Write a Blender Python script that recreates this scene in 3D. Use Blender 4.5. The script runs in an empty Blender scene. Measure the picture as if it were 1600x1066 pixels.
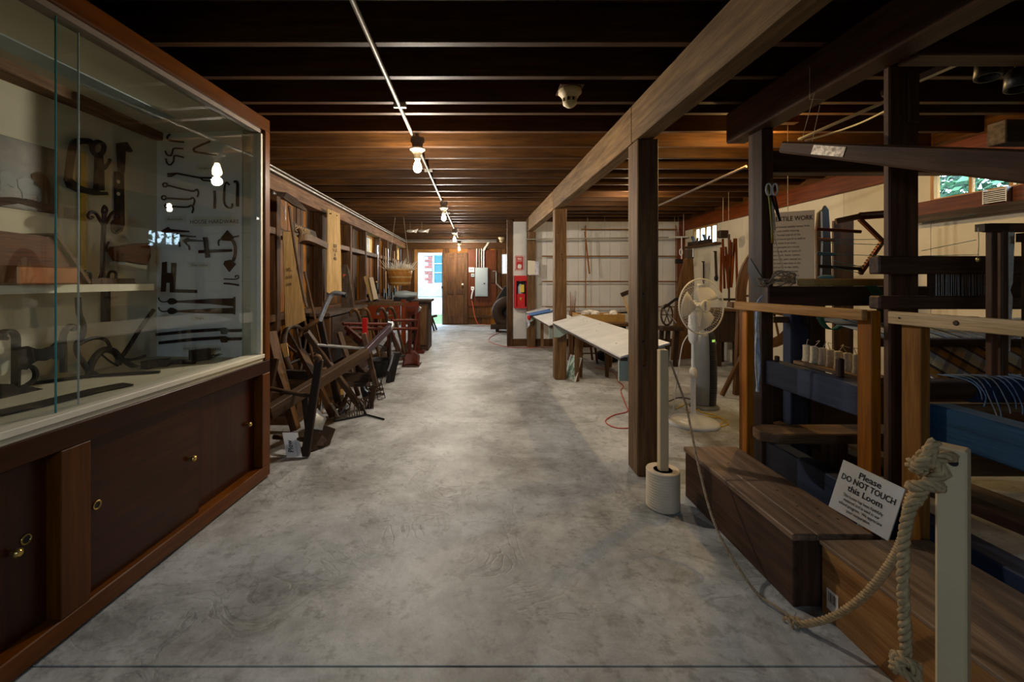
import bpy, math, random
from mathutils import Vector as V, Matrix, Quaternion
random.seed(7)
SC = bpy.context.scene
COL = SC.collection

# ------------------------------------------------------------------ camera
FPX, VX, VY, EYE = 680.0, 745.0, 438.0, 1.25
cam_data = bpy.data.cameras.new('camera')
cam_data.sensor_width = 36.0
cam_data.lens = FPX / 1600 * 36
cam_data.shift_x = (800 - VX) / 1600
cam_data.shift_y = (VY - 533) / 1600
cam_data.clip_start = 0.05
cam = bpy.data.objects.new('camera', cam_data)
cam.location = (0, 0, EYE)
cam.rotation_euler = (math.pi / 2, 0, 0)
COL.objects.link(cam)
SC.camera = cam

# ------------------------------------------------------------------ world, exposure
SC.view_settings.view_transform = 'Standard'
SC.view_settings.look = 'None'
SC.view_settings.gamma = 1
SC.view_settings.use_curve_mapping = False
SC.view_settings.exposure = 1.1
SC.cycles.use_denoising = True
SC.cycles.max_bounces = 10
SC.cycles.diffuse_bounces = 5
SC.cycles.glossy_bounces = 4
SC.cycles.transparent_max_bounces = 16
SC.cycles.sample_clamp_indirect = 4.0
SC.cycles.caustics_reflective = False
SC.cycles.caustics_refractive = False
SKY_STRENGTH = 7.5
BULB_W = 34.0
wd = bpy.data.worlds.new('overcast_sky')
SC.world = wd
wd.use_nodes = True
_bg = wd.node_tree.nodes['Background']
_bg.inputs['Color'].default_value = (0.58, 0.79, 1.0, 1)
_bg.inputs['Strength'].default_value = SKY_STRENGTH

def P(px, py, d):
    "point seen at photo pixel (px,py) that stands d metres ahead of the camera"
    return V(((px - VX) * d / FPX, d, EYE - (py - VY) * d / FPX))
def FL(px, py):
    "floor point under photo pixel"
    return P(px, py, EYE * FPX / (py - VY))
def RP(px, py, p0, n):
    "where the sight line of a pixel meets the plane through p0"
    o = V((0, 0, EYE)); r = V(((px - VX) / FPX, 1, -(py - VY) / FPX)); p0 = V(p0); n = V(n)
    return o + r * ((p0 - o).dot(n) / r.dot(n))

# ------------------------------------------------------------------ materials
def _mat(name):
    m = bpy.data.materials.new(name); m.use_nodes = True
    nt = m.node_tree
    return m, nt, nt.nodes['Principled BSDF']
def _gc(nt, scale, jitter=7.0):
    at = nt.nodes.new('ShaderNodeAttribute'); at.attribute_name = 'gc'
    oi = nt.nodes.new('ShaderNodeObjectInfo')
    mu = nt.nodes.new('ShaderNodeMath'); mu.operation = 'MULTIPLY'; mu.inputs[1].default_value = jitter
    nt.links.new(oi.outputs['Random'], mu.inputs[0])
    ad = nt.nodes.new('ShaderNodeVectorMath'); ad.operation = 'ADD'
    nt.links.new(at.outputs['Vector'], ad.inputs[0]); nt.links.new(mu.outputs[0], ad.inputs[1])
    mp = nt.nodes.new('ShaderNodeMapping'); mp.inputs['Scale'].default_value = scale
    nt.links.new(ad.outputs[0], mp.inputs['Vector'])
    return mp, ad
def _noise(nt, vec, scale, detail=4, rough=.55):
    n = nt.nodes.new('ShaderNodeTexNoise'); n.inputs['Scale'].default_value = scale
    n.inputs['Detail'].default_value = detail; n.inputs['Roughness'].default_value = rough
    if vec is not None: nt.links.new(vec, n.inputs['Vector'])
    return n
def _ramp(nt, fac, stops):
    r = nt.nodes.new('ShaderNodeValToRGB'); e = r.color_ramp.elements
    while len(e) < len(stops): e.new(.5)
    for i, (p, c) in enumerate(stops):
        e[i].position = p; e[i].color = (*c, 1) if len(c) == 3 else c
    nt.links.new(fac, r.inputs[0]); return r
def _bump(nt, h, bsdf, strength, dist=.01):
    b = nt.nodes.new('ShaderNodeBump'); b.inputs['Strength'].default_value = strength; b.inputs['Distance'].default_value = dist
    nt.links.new(h, b.inputs['Height']); nt.links.new(b.outputs[0], bsdf.inputs['Normal'])
def _mix(nt, fac, a, b, blend='MIX'):
    m = nt.nodes.new('ShaderNodeMix'); m.data_type = 'RGBA'; m.blend_type = blend
    if hasattr(fac, 'links'): nt.links.new(fac, m.inputs[0])
    else: m.inputs[0].default_value = fac
    for s, i in ((a, 6), (b, 7)):
        if hasattr(s, 'links'): nt.links.new(s, m.inputs[i])
        else: m.inputs[i].default_value = (*s, 1)
    return m.outputs[2]

def wood(name, dark, light, rough=.6, grain=1.0, vary=.35, bump=.25, knots=0.0):
    m, nt, b = _mat(name)
    mp, ad = _gc(nt, (1.2 * grain, 16 * grain, 16 * grain))
    n1 = _noise(nt, mp.outputs[0], 2.2, 6, .6)
    mp2 = nt.nodes.new('ShaderNodeMapping'); mp2.inputs['Scale'].default_value = (4, 110, 110)
    nt.links.new(ad.outputs[0], mp2.inputs['Vector'])
    n2 = _noise(nt, mp2.outputs[0], 1.5, 3, .6)
    n3 = _noise(nt, ad.outputs[0], 1.6, 3, .6)
    r = _ramp(nt, n1.outputs[0], [(.3, dark), (.72, light)])
    c = _mix(nt, .45, r.outputs[0], _ramp(nt, n2.outputs[0], [(.35, (.35,) * 3), (.6, (1, 1, 1))]).outputs[0], 'MULTIPLY')
    c = _mix(nt, vary, c, _ramp(nt, n3.outputs[0], [(.35, (.3,) * 3), (.65, (1.0,) * 3)]).outputs[0], 'MULTIPLY')
    oi = nt.nodes.new('ShaderNodeObjectInfo')
    hs = nt.nodes.new('ShaderNodeHueSaturation'); hs.inputs['Saturation'].default_value = 1.22
    mr = nt.nodes.new('ShaderNodeMapRange'); mr.inputs['To Min'].default_value = .78; mr.inputs['To Max'].default_value = 1.2
    nt.links.new(oi.outputs['Random'], mr.inputs[0]); nt.links.new(mr.outputs[0], hs.inputs['Value']); nt.links.new(c, hs.inputs['Color'])
    nt.links.new(hs.outputs[0], b.inputs['Base Color'])
    b.inputs['Roughness'].default_value = rough
    b.inputs['Specular IOR Level'].default_value = .3
    _bump(nt, n2.outputs[0], b, bump, .004)
    return m
def plain(name, col, rough=.6, metal=0.0, vary=.25, scale=12, bump=.0, spec=.4, emit=None):
    m, nt, b = _mat(name)
    tc = nt.nodes.new('ShaderNodeTexCoord')
    n = _noise(nt, tc.outputs['Object'], scale, 5, .6)
    lo = tuple(max(0, c * (1 - vary)) for c in col); hi = tuple(min(1, c * (1 + vary * .6)) for c in col)
    r = _ramp(nt, n.outputs[0], [(.3, lo), (.7, hi)])
    nt.links.new(r.outputs[0], b.inputs['Base Color'])
    b.inputs['Roughness'].default_value = rough; b.inputs['Metallic'].default_value = metal
    b.inputs['Specular IOR Level'].default_value = spec
    if bump: _bump(nt, n.outputs[0], b, bump, .004)
    if emit:
        b.inputs['Emission Color'].default_value = (*emit[0], 1); b.inputs['Emission Strength'].default_value = emit[1]
    return m
def glass(name, tint=(.96, .98, .97), ior=1.5, rough=0.0):
    m, nt, b = _mat(name); nt.nodes.remove(b)
    out = nt.nodes['Material Output']
    t = nt.nodes.new('ShaderNodeBsdfTransparent'); t.inputs[0].default_value = (*tint, 1)
    g = nt.nodes.new('ShaderNodeBsdfGlossy'); g.inputs['Roughness'].default_value = rough
    lw = nt.nodes.new('ShaderNodeLayerWeight'); lw.inputs[0].default_value = .5
    pw = nt.nodes.new('ShaderNodeMath'); pw.operation = 'POWER'; pw.inputs[1].default_value = 5.0; nt.links.new(lw.outputs['Facing'], pw.inputs[0])
    r0 = ((ior - 1) / (ior + 1)) ** 2
    f = nt.nodes.new('ShaderNodeMath'); f.operation = 'MULTIPLY_ADD'; f.inputs[1].default_value = 1 - r0; f.inputs[2].default_value = r0
    nt.links.new(pw.outputs[0], f.inputs[0])
    mx = nt.nodes.new('ShaderNodeMixShader')
    nt.links.new(f.outputs[0], mx.inputs[0]); nt.links.new(t.outputs[0], mx.inputs[1]); nt.links.new(g.outputs[0], mx.inputs[2])
    nt.links.new(mx.outputs[0], out.inputs[0]); return m
def concrete(name):
    m, nt, b = _mat(name)
    tc = nt.nodes.new('ShaderNodeTexCoord'); ob = tc.outputs['Object']
    big = _noise(nt, ob, .9, 5, .6)
    mid = _noise(nt, ob, 4.5, 8, .7)
    fine = _noise(nt, ob, 120, 3, .6)
    # trowel sweeps: swirled noise
    wv = _noise(nt, ob, 3.4, 3, .5); wv.inputs['Distortion'].default_value = 2.6
    c = _ramp(nt, big.outputs[0], [(.3, (.455, .46, .455)), (.7, (.67, .685, .69))]).outputs[0]
    c = _mix(nt, .62, c, _ramp(nt, mid.outputs[0], [(.36, (.45, .44, .42)), (.62, (1, 1, 1))]).outputs[0], 'MULTIPLY')
    sw = _ramp(nt, wv.outputs[0], [(.40, (1, 1, 1)), (.47, (.66, .65, .63)), (.52, (1, 1, 1))]).outputs[0]
    patch = _ramp(nt, _noise(nt, ob, 1.1, 2).outputs[0], [(.42, (0, 0, 0)), (.6, (1, 1, 1))]).outputs[0]
    sw2 = _mix(nt, patch, (1, 1, 1), sw)
    c = _mix(nt, .6, c, sw2, 'MULTIPLY')
    d1 = _noise(nt, ob, 1.7, 7, .68); d1.inputs['Distortion'].default_value = .6
    c = _mix(nt, .75, c, _ramp(nt, d1.outputs[0], [(.38, (.50, .48, .44)), (.55, (1, 1, 1))]).outputs[0], 'MULTIPLY')
    d2 = _noise(nt, ob, 16, 5, .7)
    c = _mix(nt, .5, c, _ramp(nt, d2.outputs[0], [(.36, (.45, .42, .38)), (.46, (1, 1, 1))]).outputs[0], 'MULTIPLY')
    c = _mix(nt, .25, c, _ramp(nt, fine.outputs[0], [(.35, (.6,) * 3), (.6, (1,) * 3)]).outputs[0], 'MULTIPLY')
    nt.links.new(c, b.inputs['Base Color'])
    b.inputs['Roughness'].default_value = .5; b.inputs['Specular IOR Level'].default_value = .5
    h = _mix(nt, .45, sw2, mid.outputs[0])
    _bump(nt, h, b, .5, .014)
    return m
def plaid(name):
    m, nt, b = _mat(name)
    at = nt.nodes.new('ShaderNodeAttribute'); at.attribute_name = 'gc'
    mp = nt.nodes.new('ShaderNodeMapping'); mp.inputs['Rotation'].default_value = (0, 0, .85); nt.links.new(at.outputs['Vector'], mp.inputs[0])
    sp = nt.nodes.new('ShaderNodeSeparateXYZ'); nt.links.new(mp.outputs[0], sp.inputs[0])
    def stripes(sock, k, stops):
        a = nt.nodes.new('ShaderNodeMath'); a.operation = 'MULTIPLY'; a.inputs[1].default_value = k; nt.links.new(sock, a.inputs[0])
        f = nt.nodes.new('ShaderNodeMath'); f.operation = 'FRACT'; nt.links.new(a.outputs[0], f.inputs[0])
        r = _ramp(nt, f.outputs[0], stops); r.color_ramp.interpolation = 'CONSTANT'; return r.outputs[0]
    s1 = stripes(sp.outputs['X'], 7, [(0, (.75, .6, .35)), (.3, (.10, .06, .05)), (.42, (.55, .25, .04)), (.7, (.2, .12, .1)), (.8, (.7, .68, .6))])
    s2 = stripes(sp.outputs['Y'], 9, [(0, (1, .9, .7)), (.35, (.3, .2, .15)), (.5, (.95, .6, .2)), (.8, (.25, .2, .2))])
    nt.links.new(_mix(nt, .6, s1, s2, 'MULTIPLY'), b.inputs['Base Color']); b.inputs['Roughness'].default_value = .9
    return m
def photo_print(name, stops, scale, seed=0.0, stretch=(1, 1, 1)):
    "a flat print: soft blotches in the print's own tones"
    m, nt, b = _mat(name)
    at = nt.nodes.new('ShaderNodeAttribute'); at.attribute_name = 'gc'
    mp = nt.nodes.new('ShaderNodeMapping'); mp.inputs['Scale'].default_value = stretch; mp.inputs['Location'].default_value = (seed,) * 3
    nt.links.new(at.outputs['Vector'], mp.inputs[0])
    n = _noise(nt, mp.outputs[0], scale, 5, .6)
    nt.links.new(_ramp(nt, n.outputs[0], stops).outputs[0], b.inputs['Base Color']); b.inputs['Roughness'].default_value = .45
    return m
def warp_threads(name):
    m, nt, b = _mat(name)
    at = nt.nodes.new('ShaderNodeAttribute'); at.attribute_name = 'gc'
    sp = nt.nodes.new('ShaderNodeSeparateXYZ'); nt.links.new(at.outputs['Vector'], sp.inputs[0])
    mp = nt.nodes.new('ShaderNodeMapping'); mp.inputs['Scale'].default_value = (.01, 90, .01); nt.links.new(at.outputs['Vector'], mp.inputs[0])
    n = _noise(nt, mp.outputs[0], 2.2, 2)
    r = _ramp(nt, n.outputs[0], [(.36, (.015, .02, .03)), (.46, (.16, .22, .28)), (.58, (.5, .56, .6)), (.66, (.05, .05, .06))])
    nt.links.new(r.outputs[0], b.inputs['Base Color']); b.inputs['Roughness'].default_value = .5
    return m

M = dict(
    concrete=concrete('floor_concrete'),
    joint=plain('joint_dark', (.02, .018, .015), .95),
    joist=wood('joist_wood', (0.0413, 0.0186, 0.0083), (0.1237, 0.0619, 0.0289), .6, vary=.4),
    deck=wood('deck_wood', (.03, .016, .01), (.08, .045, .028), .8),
    beam=wood('beam_wood', (.14, .083, .042), (.38, .25, .14), .7, vary=.4),
    post=wood('post_wood', (.10, .056, .030), (.28, .175, .10), .65, vary=.3),
    plank=wood('wall_plank', (0.0546, 0.0234, 0.0109), (0.2340, 0.1170, 0.0546), .7, vary=.6),
    plank_grey=wood('wall_plank_grey', (0.0468, 0.0351, 0.0273), (0.1560, 0.1170, 0.0897), .8, vary=.5),
    plank_orange=wood('wall_plank_orange', (.18, .07, .02), (.45, .21, .075), .65, vary=.4),
    stud=wood('stud_wood', (0.0546, 0.0273, 0.0156), (0.1872, 0.1014, 0.0546), .7, vary=.4),
    plate=wood('plate_wood', (.13, .07, .045), (.32, .20, .13), .7),
    redbrown=wood('redbrown_wood', (.10, .03, .015), (.26, .085, .04), .55),
    case=wood('case_mahogany', (0.0275, 0.0075, 0.0030), (0.0600, 0.0170, 0.0065), .28, grain=.8, vary=.2, bump=.05),
    case_trim=wood('case_trim_mahogany', (.080, .025, .006), (.175, .060, .017), .3, grain=.8, vary=.2, bump=.05),
    cream=plain('cream_paint', (.62, .56, .42), .7, vary=.1, scale=3),
    cream_wall=plain('cream_wall', (.70, .62, .46), .75, vary=.1, scale=2.2),
    cream_trim=plain('cream_trim', (.74, .68, .54), .5, vary=.06),
    white_wall=plain('whitewashed_boards', (.74, .72, .68), .7, vary=.1, scale=3),
    white_paint=plain('white_paint', (.78, .77, .74), .45, vary=.05),
    white_sheet=plain('white_sheet', (.78, .77, .75), .45, vary=.14, scale=5),
    paper=plain('paper', (.80, .78, .74), .6, vary=.05),
    paper_tan=plain('tan_paper', (.66, .53, .36), .7, vary=.08, scale=4),
    card=plain('label_card', (.72, .68, .56), .6, vary=.05),
    ink=plain('black_ink', (.012, .012, .012), .6, vary=.0),
    ink_brown=plain('brown_ink', (.06, .03, .015), .7, vary=.0),
    iron=plain('wrought_iron', (.022, .021, .021), .5, .6, vary=.4, scale=30, bump=.2),
    iron_rust=plain('rusty_iron', (.075, .045, .032), .65, .4, vary=.5, scale=25, bump=.3),
    steel=plain('worn_steel', (.42, .44, .47), .35, .8, vary=.3, scale=25),
    conduit=plain('conduit_grey', (.42, .39, .34), .4, .5, vary=.15),
    conduit_dark=plain('painted_conduit', (.22, .17, .13), .5, .2, vary=.2),
    brass=plain('brass', (.62, .42, .13), .3, .9, vary=.2),
    gold=plain('gold_strip', (.5, .36, .07), .4, .6, vary=.2),
    copper=plain('copper_box', (.35, .13, .05), .45, .5, vary=.4),
    tool=wood('tool_wood', (0.0510, 0.0306, 0.0204), (0.1632, 0.1054, 0.0680), .6, vary=.4),
    tool_dark=wood('tool_wood_dark', (0.0204, 0.0122, 0.0082), (0.0748, 0.0442, 0.0272), .6, vary=.4),
    tool_mid=wood('tool_wood_mid', (0.0680, 0.0374, 0.0204), (0.2040, 0.1156, 0.0612), .6, vary=.4),
    red_paint=wood('red_painted_wood', (.06, .018, .013), (.14, .042, .03), .55, vary=.3),
    red_bright=plain('red_enamel', (.5, .012, .012), .35, vary=.1),
    red_panel=wood('oxblood_panel', (.14, .035, .02), (.24, .06, .035), .5),
    tan_hide=wood('tan_board', (.42, .28, .14), (.66, .48, .28), .75, vary=.25),
    pine=wood('rail_pine', (.42, .22, .10), (.68, .42, .22), .55, vary=.25),
    pine_light=wood('rail_pine_light', (.52, .37, .22), (.74, .57, .39), .6, vary=.3),
    fir=wood('fir_post', (.28, .105, .035), (.50, .22, .085), .5, grain=1.3, vary=.25),
    fir2=wood('fir_post_pale', (.26, .12, .05), (.46, .25, .12), .55, grain=1.3, vary=.25),
    loom=wood('loom_dark_wood', (.035, .018, .012), (.12, .065, .042), .55, vary=.4),
    loom_brown=wood('loom_brown_wood', (0.0510, 0.0238, 0.0136), (0.1615, 0.0850, 0.0493), .6, vary=.4),
    loom_blue=wood('loom_blue_paint', (.02, .028, .055), (.055, .07, .12), .5, vary=.3),
    loom_blue2=wood('loom_blue_paint_bright', (.02, .045, .085), (.045, .10, .17), .5, vary=.3),
    plank_bench=wood('bench_plank', (.12, .07, .04), (.32, .21, .13), .55, vary=.4),
    box_dark=wood('box_dark_wood', (0.0340, 0.0170, 0.0110), (0.1190, 0.0680, 0.0467), .6, vary=.5),
    box_top=wood('box_top_wood', (.12, .08, .055), (.33, .23, .17), .55, vary=.5),
    ply=wood('plywood', (.17, .08, .035), (.56, .33, .18), .6, grain=.4, vary=.15),
    ply_top=wood('plywood_top', (.13, .09, .065), (.34, .25, .185), .6, vary=.4),
    ochre=plain('ochre_wood', (.50, .28, .07), .6, vary=.2),
    post_white=plain('cream_post_paint', (.62, .47, .28), .5, vary=.08, scale=6),
    rope=plain('manila_rope', (.44, .30, .15), .85, vary=.35, scale=60),
    rope_dark=plain('old_cord', (.40, .30, .19), .9, vary=.35, scale=60),
    can=plain('ribbed_can_paint', (.72, .60, .44), .5, vary=.12),
    fan_white=plain('fan_plastic', (.80, .80, .78), .35, vary=.03),
    fan_cream=plain('fan_blade_plastic', (.74, .68, .55), .3, vary=.03),
    wire=plain('guard_wire', (.72, .70, .66), .3, .3, vary=.05),
    tower_grey=plain('tower_grey_plastic', (.20, .21, .22), .4, .2, vary=.05),
    black=plain('black_plastic', (.012, .012, .013), .4, vary=.1),
    black_cloth=plain('black_cloth', (.012, .012, .014), .95, vary=.3),
    led=plain('green_display', (.02, .05, .02), .3, emit=((.25, .5, .08), .6)),
    logo_blue=plain('blue_print', (.03, .08, .35), .5, vary=0),
    panel_grey=plain('breaker_box_grey', (.36, .42, .43), .45, .2, vary=.06),
    bulb=plain('lit_bulb', (1, .9, .7), .3, vary=0, emit=((1, .74, .40), 60)),
    porcelain=plain('porcelain', (.75, .70, .58), .3, vary=.05),
    smoke=plain('aged_plastic', (.66, .54, .32), .5, vary=.08),
    orange_cord=plain('orange_cord', (.75, .13, .04), .5, vary=.1),
    red_cord=plain('red_cord', (.55, .07, .06), .5, vary=.1),
    yellow_cord=plain('yellow_cord', (.75, .52, .05), .5, vary=.1),
    white_cord=plain('white_cord', (.75, .74, .72), .5, vary=.05),
    green=plain('green_cloth', (.015, .13, .075), .7, vary=.3),
    teal=plain('teal_yarn', (.14, .36, .34), .8, vary=.2),
    yarn_white=plain('white_yarn', (.62, .60, .58), .9, vary=.3, scale=50),
    yarn_cream=plain('cream_string', (.62, .53, .38), .9, vary=.3, scale=60),
    yarn_blue=plain('blue_yarn', (.30, .42, .62), .9, vary=.35, scale=50),
    navy=plain('navy_cloth', (.012, .03, .07), .9, vary=.4),
    spool=plain('yarn_spool', (.68, .56, .38), .9, vary=.25, scale=50),
    fleece=plain('raw_fleece', (.68, .64, .58), .95, vary=.3, scale=30, bump=.6),
    basket=wood('basket_splint', (.24, .115, .05), (.42, .22, .10), .6, vary=.3),
    straw=plain('straw', (.72, .64, .52), .8, vary=.3),
    dark_twig=plain('twigs', (.28, .13, .06), .8, vary=.3),
    blue_cloth=plain('blue_quilt', (.07, .17, .42), .8, vary=.5, scale=30),
    pale_green=plain('pale_green_paint', (.42, .50, .42), .6, vary=.1),
    purple=plain('purple_metal', (.12, .09, .11), .4, .5, vary=.3),
    foil=plain('foil_label', (.55, .48, .40), .3, .7, vary=.7, scale=60),
    leaf=plain('tree_leaves', (.055, .15, .06), .6, vary=.5, scale=3),
    grass=plain('lawn_grass', (.06, .10, .03), .9, vary=.4, scale=4),
    bark=plain('bark', (.12, .08, .05), .9, vary=.4),
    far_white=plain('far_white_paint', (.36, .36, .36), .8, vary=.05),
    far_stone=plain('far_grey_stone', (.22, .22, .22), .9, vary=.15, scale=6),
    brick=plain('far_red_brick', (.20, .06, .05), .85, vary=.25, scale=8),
    shutter=plain('far_teal_shutter', (.02, .09, .11), .6, vary=.2),
    glass=glass('case_glass', (.97, .988, .975), 1.5),
    glass_edge=plain('glass_edge', (.05, .22, .20), .2, vary=.1),
    pane=glass('window_pane', (.95, .97, .98), 1.45),
    clear=glass('clear_plastic', (.95, .96, .97), 1.4, .05),
    plaid=plaid('plaid_cloth'), warp=warp_threads('warp_threads'),
    bw_photo=photo_print('old_photograph', [(.30, (.006, .005, .004)), (.5, (.025, .02, .015)), (.62, (.08, .07, .05)), (.75, (.15, .13, .1))], 6, 3.0),
    money=photo_print('green_print', [(.40, (.10, .28, .16)), (.52, (.38, .55, .40)), (.6, (.68, .76, .66))], 22, 1.0),
    flyer=photo_print('flyer_print', [(.40, (.30, .36, .52)), (.55, (.66, .60, .66)), (.65, (.78, .76, .76))], 20, 5.0),
    poster=photo_print('painted_poster', [(.38, (.10, .11, .12)), (.55, (.24, .25, .26)), (.63, (.5, .16, .06)), (.70, (.22, .22, .22))], 5, 2.0),
)

# ------------------------------------------------------------------ mesh builder
WLOC = {}
class MB:
    def __init__(s): s.v = []; s.f = []; s.g = []; s.sm = []
    def _add(s, vs, fs, gs, smooth=False):
        o = len(s.v); s.v += [V(x) for x in vs]; s.g += [tuple(x) for x in gs]
        s.f += [tuple(i + o for i in f) for f in fs]; s.sm += [smooth] * len(fs); return s
    def hexa(s, c, gl=None):
        "8 corners: bottom loop 0-3, top loop 4-7"
        fs = [(3, 2, 1, 0), (4, 5, 6, 7), (0, 1, 5, 4), (1, 2, 6, 5), (2, 3, 7, 6), (3, 0, 4, 7)]
        c = [V(x) for x in c]
        if gl is None:
            e = [(c[1] - c[0]).length, (c[3] - c[0]).length, (c[4] - c[0]).length]
            k = e.index(max(e)); oth = [i for i in range(3) if i != k]
            gl = []
            for i in range(8):
                b = ((i % 4) in (1, 2), (i % 4) in (2, 3), i > 3)
                gl.append((b[k] * e[k], b[oth[0]] * e[oth[0]], b[oth[1]] * e[oth[1]]))
        return s._add(c, fs, gl)
    def box(s, x0, x1, y0, y1, z0, z1, R=None, about=None):
        c = [V((x, y, z)) for z in (z0, z1) for x, y in ((x0, y0), (x1, y0), (x1, y1), (x0, y1))]
        if R is not None:
            a = V(about) if about else V(((x0 + x1) / 2, (y0 + y1) / 2, (z0 + z1) / 2))
            c = [R @ (p - a) + a for p in c]
        return s.hexa(c)
    def bar(s, p0, p1, w, h, up=(0, 0, 1), w1=None, h1=None):
        p0, p1 = V(p0), V(p1); d = (p1 - p0).normalized(); up = V(up)
        sd = d.cross(up)
        if sd.length < 1e-4: sd = d.cross(V((0, 1, 0)))
        sd.normalize(); u = sd.cross(d).normalized(); w1 = w if w1 is None else w1; h1 = h if h1 is None else h1
        c = []
        for p, a, b in ((p0, w, h), (p1, w1, h1)):
            c += [p - sd * a / 2 - u * b / 2, p + sd * a / 2 - u * b / 2, p + sd * a / 2 + u * b / 2, p - sd * a / 2 + u * b / 2]
        L = (p1 - p0).length
        gl = [(0, 0, 0), (0, w, 0), (0, w, h), (0, 0, h), (L, 0, 0), (L, w, 0), (L, w, h), (L, 0, h)]
        return s.hexa(c, gl)
    def sweep(s, pts, w, h, up=(0, 0, 1)):
        "rectangular strip along a polyline; w,h numbers or lists"
        pts = [V(p) for p in pts]; n = len(pts); up = V(up); vs = []; gs = []; L = 0
        for i, p in enumerate(pts):
            d = (pts[min(i + 1, n - 1)] - pts[max(i - 1, 0)]).normalized()
            sd = d.cross(up)
            if sd.length < 1e-3: sd = d.cross(V((0, 1, .01)))
            sd.normalize(); u = sd.cross(d).normalized()
            a = w[i] if isinstance(w, (list, tuple)) else w; b = h[i] if isinstance(h, (list, tuple)) else h
            if i: L += (p - pts[i - 1]).length
            vs += [p - sd * a / 2 - u * b / 2, p + sd * a / 2 - u * b / 2, p + sd * a / 2 + u * b / 2, p - sd * a / 2 + u * b / 2]
            gs += [(L, 0, 0), (L, a, 0), (L, a, b), (L, 0, b)]
        fs = [(3, 2, 1, 0)[::-1], tuple(range(4 * n - 4, 4 * n))]
        fs[0] = (0, 3, 2, 1)
        for i in range(n - 1):
            for k in range(4):
                a, b = 4 * i + k, 4 * i + (k + 1) % 4
                fs.append((a, b, b + 4, a + 4))
        return s._add(vs, fs, gs)
    def tube(s, pts, r, n=8, closed=False, cap=True):
        pts = [V(p) for p in pts]; m = len(pts); vs = []; gs = []; L = 0; pu = None
        for i, p in enumerate(pts):
            a = pts[(i - 1) % m] if closed else pts[max(i - 1, 0)]
            b = pts[(i + 1) % m] if closed else pts[min(i + 1, m - 1)]
            d = (b - a).normalized()
            if pu is None:
                pu = d.orthogonal().normalized()
            else:
                pu = (pu - d * pu.dot(d))
                pu = pu.normalized() if pu.length > 1e-6 else d.orthogonal().normalized()
            q = d.cross(pu); rr = r[i] if isinstance(r, (list, tuple)) else r
            if i: L += (p - pts[i - 1]).length
            for k in range(n):
                t = 2 * math.pi * k / n
                vs.append(p + (pu * math.cos(t) + q * math.sin(t)) * rr); gs.append((L, rr * t, 0))
        fs = []
        for i in range(m if closed else m - 1):
            for k in range(n):
                a, b = i * n + k, i * n + (k + 1) % n; j = ((i + 1) % m) * n
                fs.append((a, b, j + (k + 1) % n, j + k))
        s._add(vs, fs, gs, True)
        if cap and not closed:
            s._add(vs[:n], [tuple(range(n))[::-1]], gs[:n]); s._add(vs[-n:], [tuple(range(n))], gs[-n:])
        return s
    def rod(s, p0, p1, r, n=8, r1=None): return s.tube([p0, p1], [r, r if r1 is None else r1], n)
    def lathe(s, p, ax, prof, n=16, smooth=True):
        "prof: list of (distance along ax, radius)"
        p = V(p); ax = V(ax).normalized(); u = ax.orthogonal().normalized(); w = ax.cross(u); vs = []; gs = []
        for t, r in prof:
            for k in range(n):
                a = 2 * math.pi * k / n
                vs.append(p + ax * t + (u * math.cos(a) + w * math.sin(a)) * max(r, 1e-4)); gs.append((t, r * a, r))
        fs = []
        for i in range(len(prof) - 1):
            for k in range(n):
                a, b = i * n + k, i * n + (k + 1) % n
                fs.append((a, b, b + n, a + n))
        s._add(vs, fs, gs, smooth)
        s._add(vs[:n], [tuple(range(n))[::-1]], gs[:n]); s._add(vs[-n:], [tuple(range(n))], gs[-n:])
        return s
    def prism(s, poly, vec):
        "closed outline (3D points) pushed along vec"
        poly = [V(p) for p in poly]; vec = V(vec); n = len(poly)
        xs = [p.x for p in poly]; ys = [p.y for p in poly]; zs = [p.z for p in poly]
        ext = [max(q) - min(q) for q in (xs, ys, zs)]; k = ext.index(max(ext)); o = [i for i in range(3) if i != k]
        g = lambda p, t: (p[k], p[o[0]], p[o[1]] + t)
        vs = poly + [p + vec for p in poly]; gs = [g(p, 0) for p in poly] + [g(p, vec.length) for p in poly]
        nrm = V((0, 0, 0))
        for i in range(n): nrm += poly[i].cross(poly[(i + 1) % n])
        fl = nrm.dot(vec) > 0
        fs = [tuple(range(n))[::-1], tuple(range(n, 2 * n))] + [(i, (i + 1) % n, n + (i + 1) % n, n + i) for i in range(n)]
        if not fl: fs = [f[::-1] for f in fs]
        return s._add(vs, fs, gs)
    def ball(s, c, r, n=12, m=8, sc=(1, 1, 1), R=None):
        c = V(c); vs = []; fs = []
        for i in range(m + 1):
            t = math.pi * i / m
            for k in range(n):
                a = 2 * math.pi * k / n
                q = V((math.sin(t) * math.cos(a) * sc[0], math.sin(t) * math.sin(a) * sc[1], math.cos(t) * sc[2])) * max(r, 1e-4)
                if i in (0, m): q = V((math.cos(a) * 1e-4, math.sin(a) * 1e-4, q.z))
                vs.append(c + (R @ q if R is not None else q))
        for i in range(m):
            for k in range(n):
                a, b = i * n + k, i * n + (k + 1) % n
                fs.append((a, a + n, b + n, b))
        return s._add(vs, fs, [(v.x, v.y, v.z) for v in vs], True)
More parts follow.
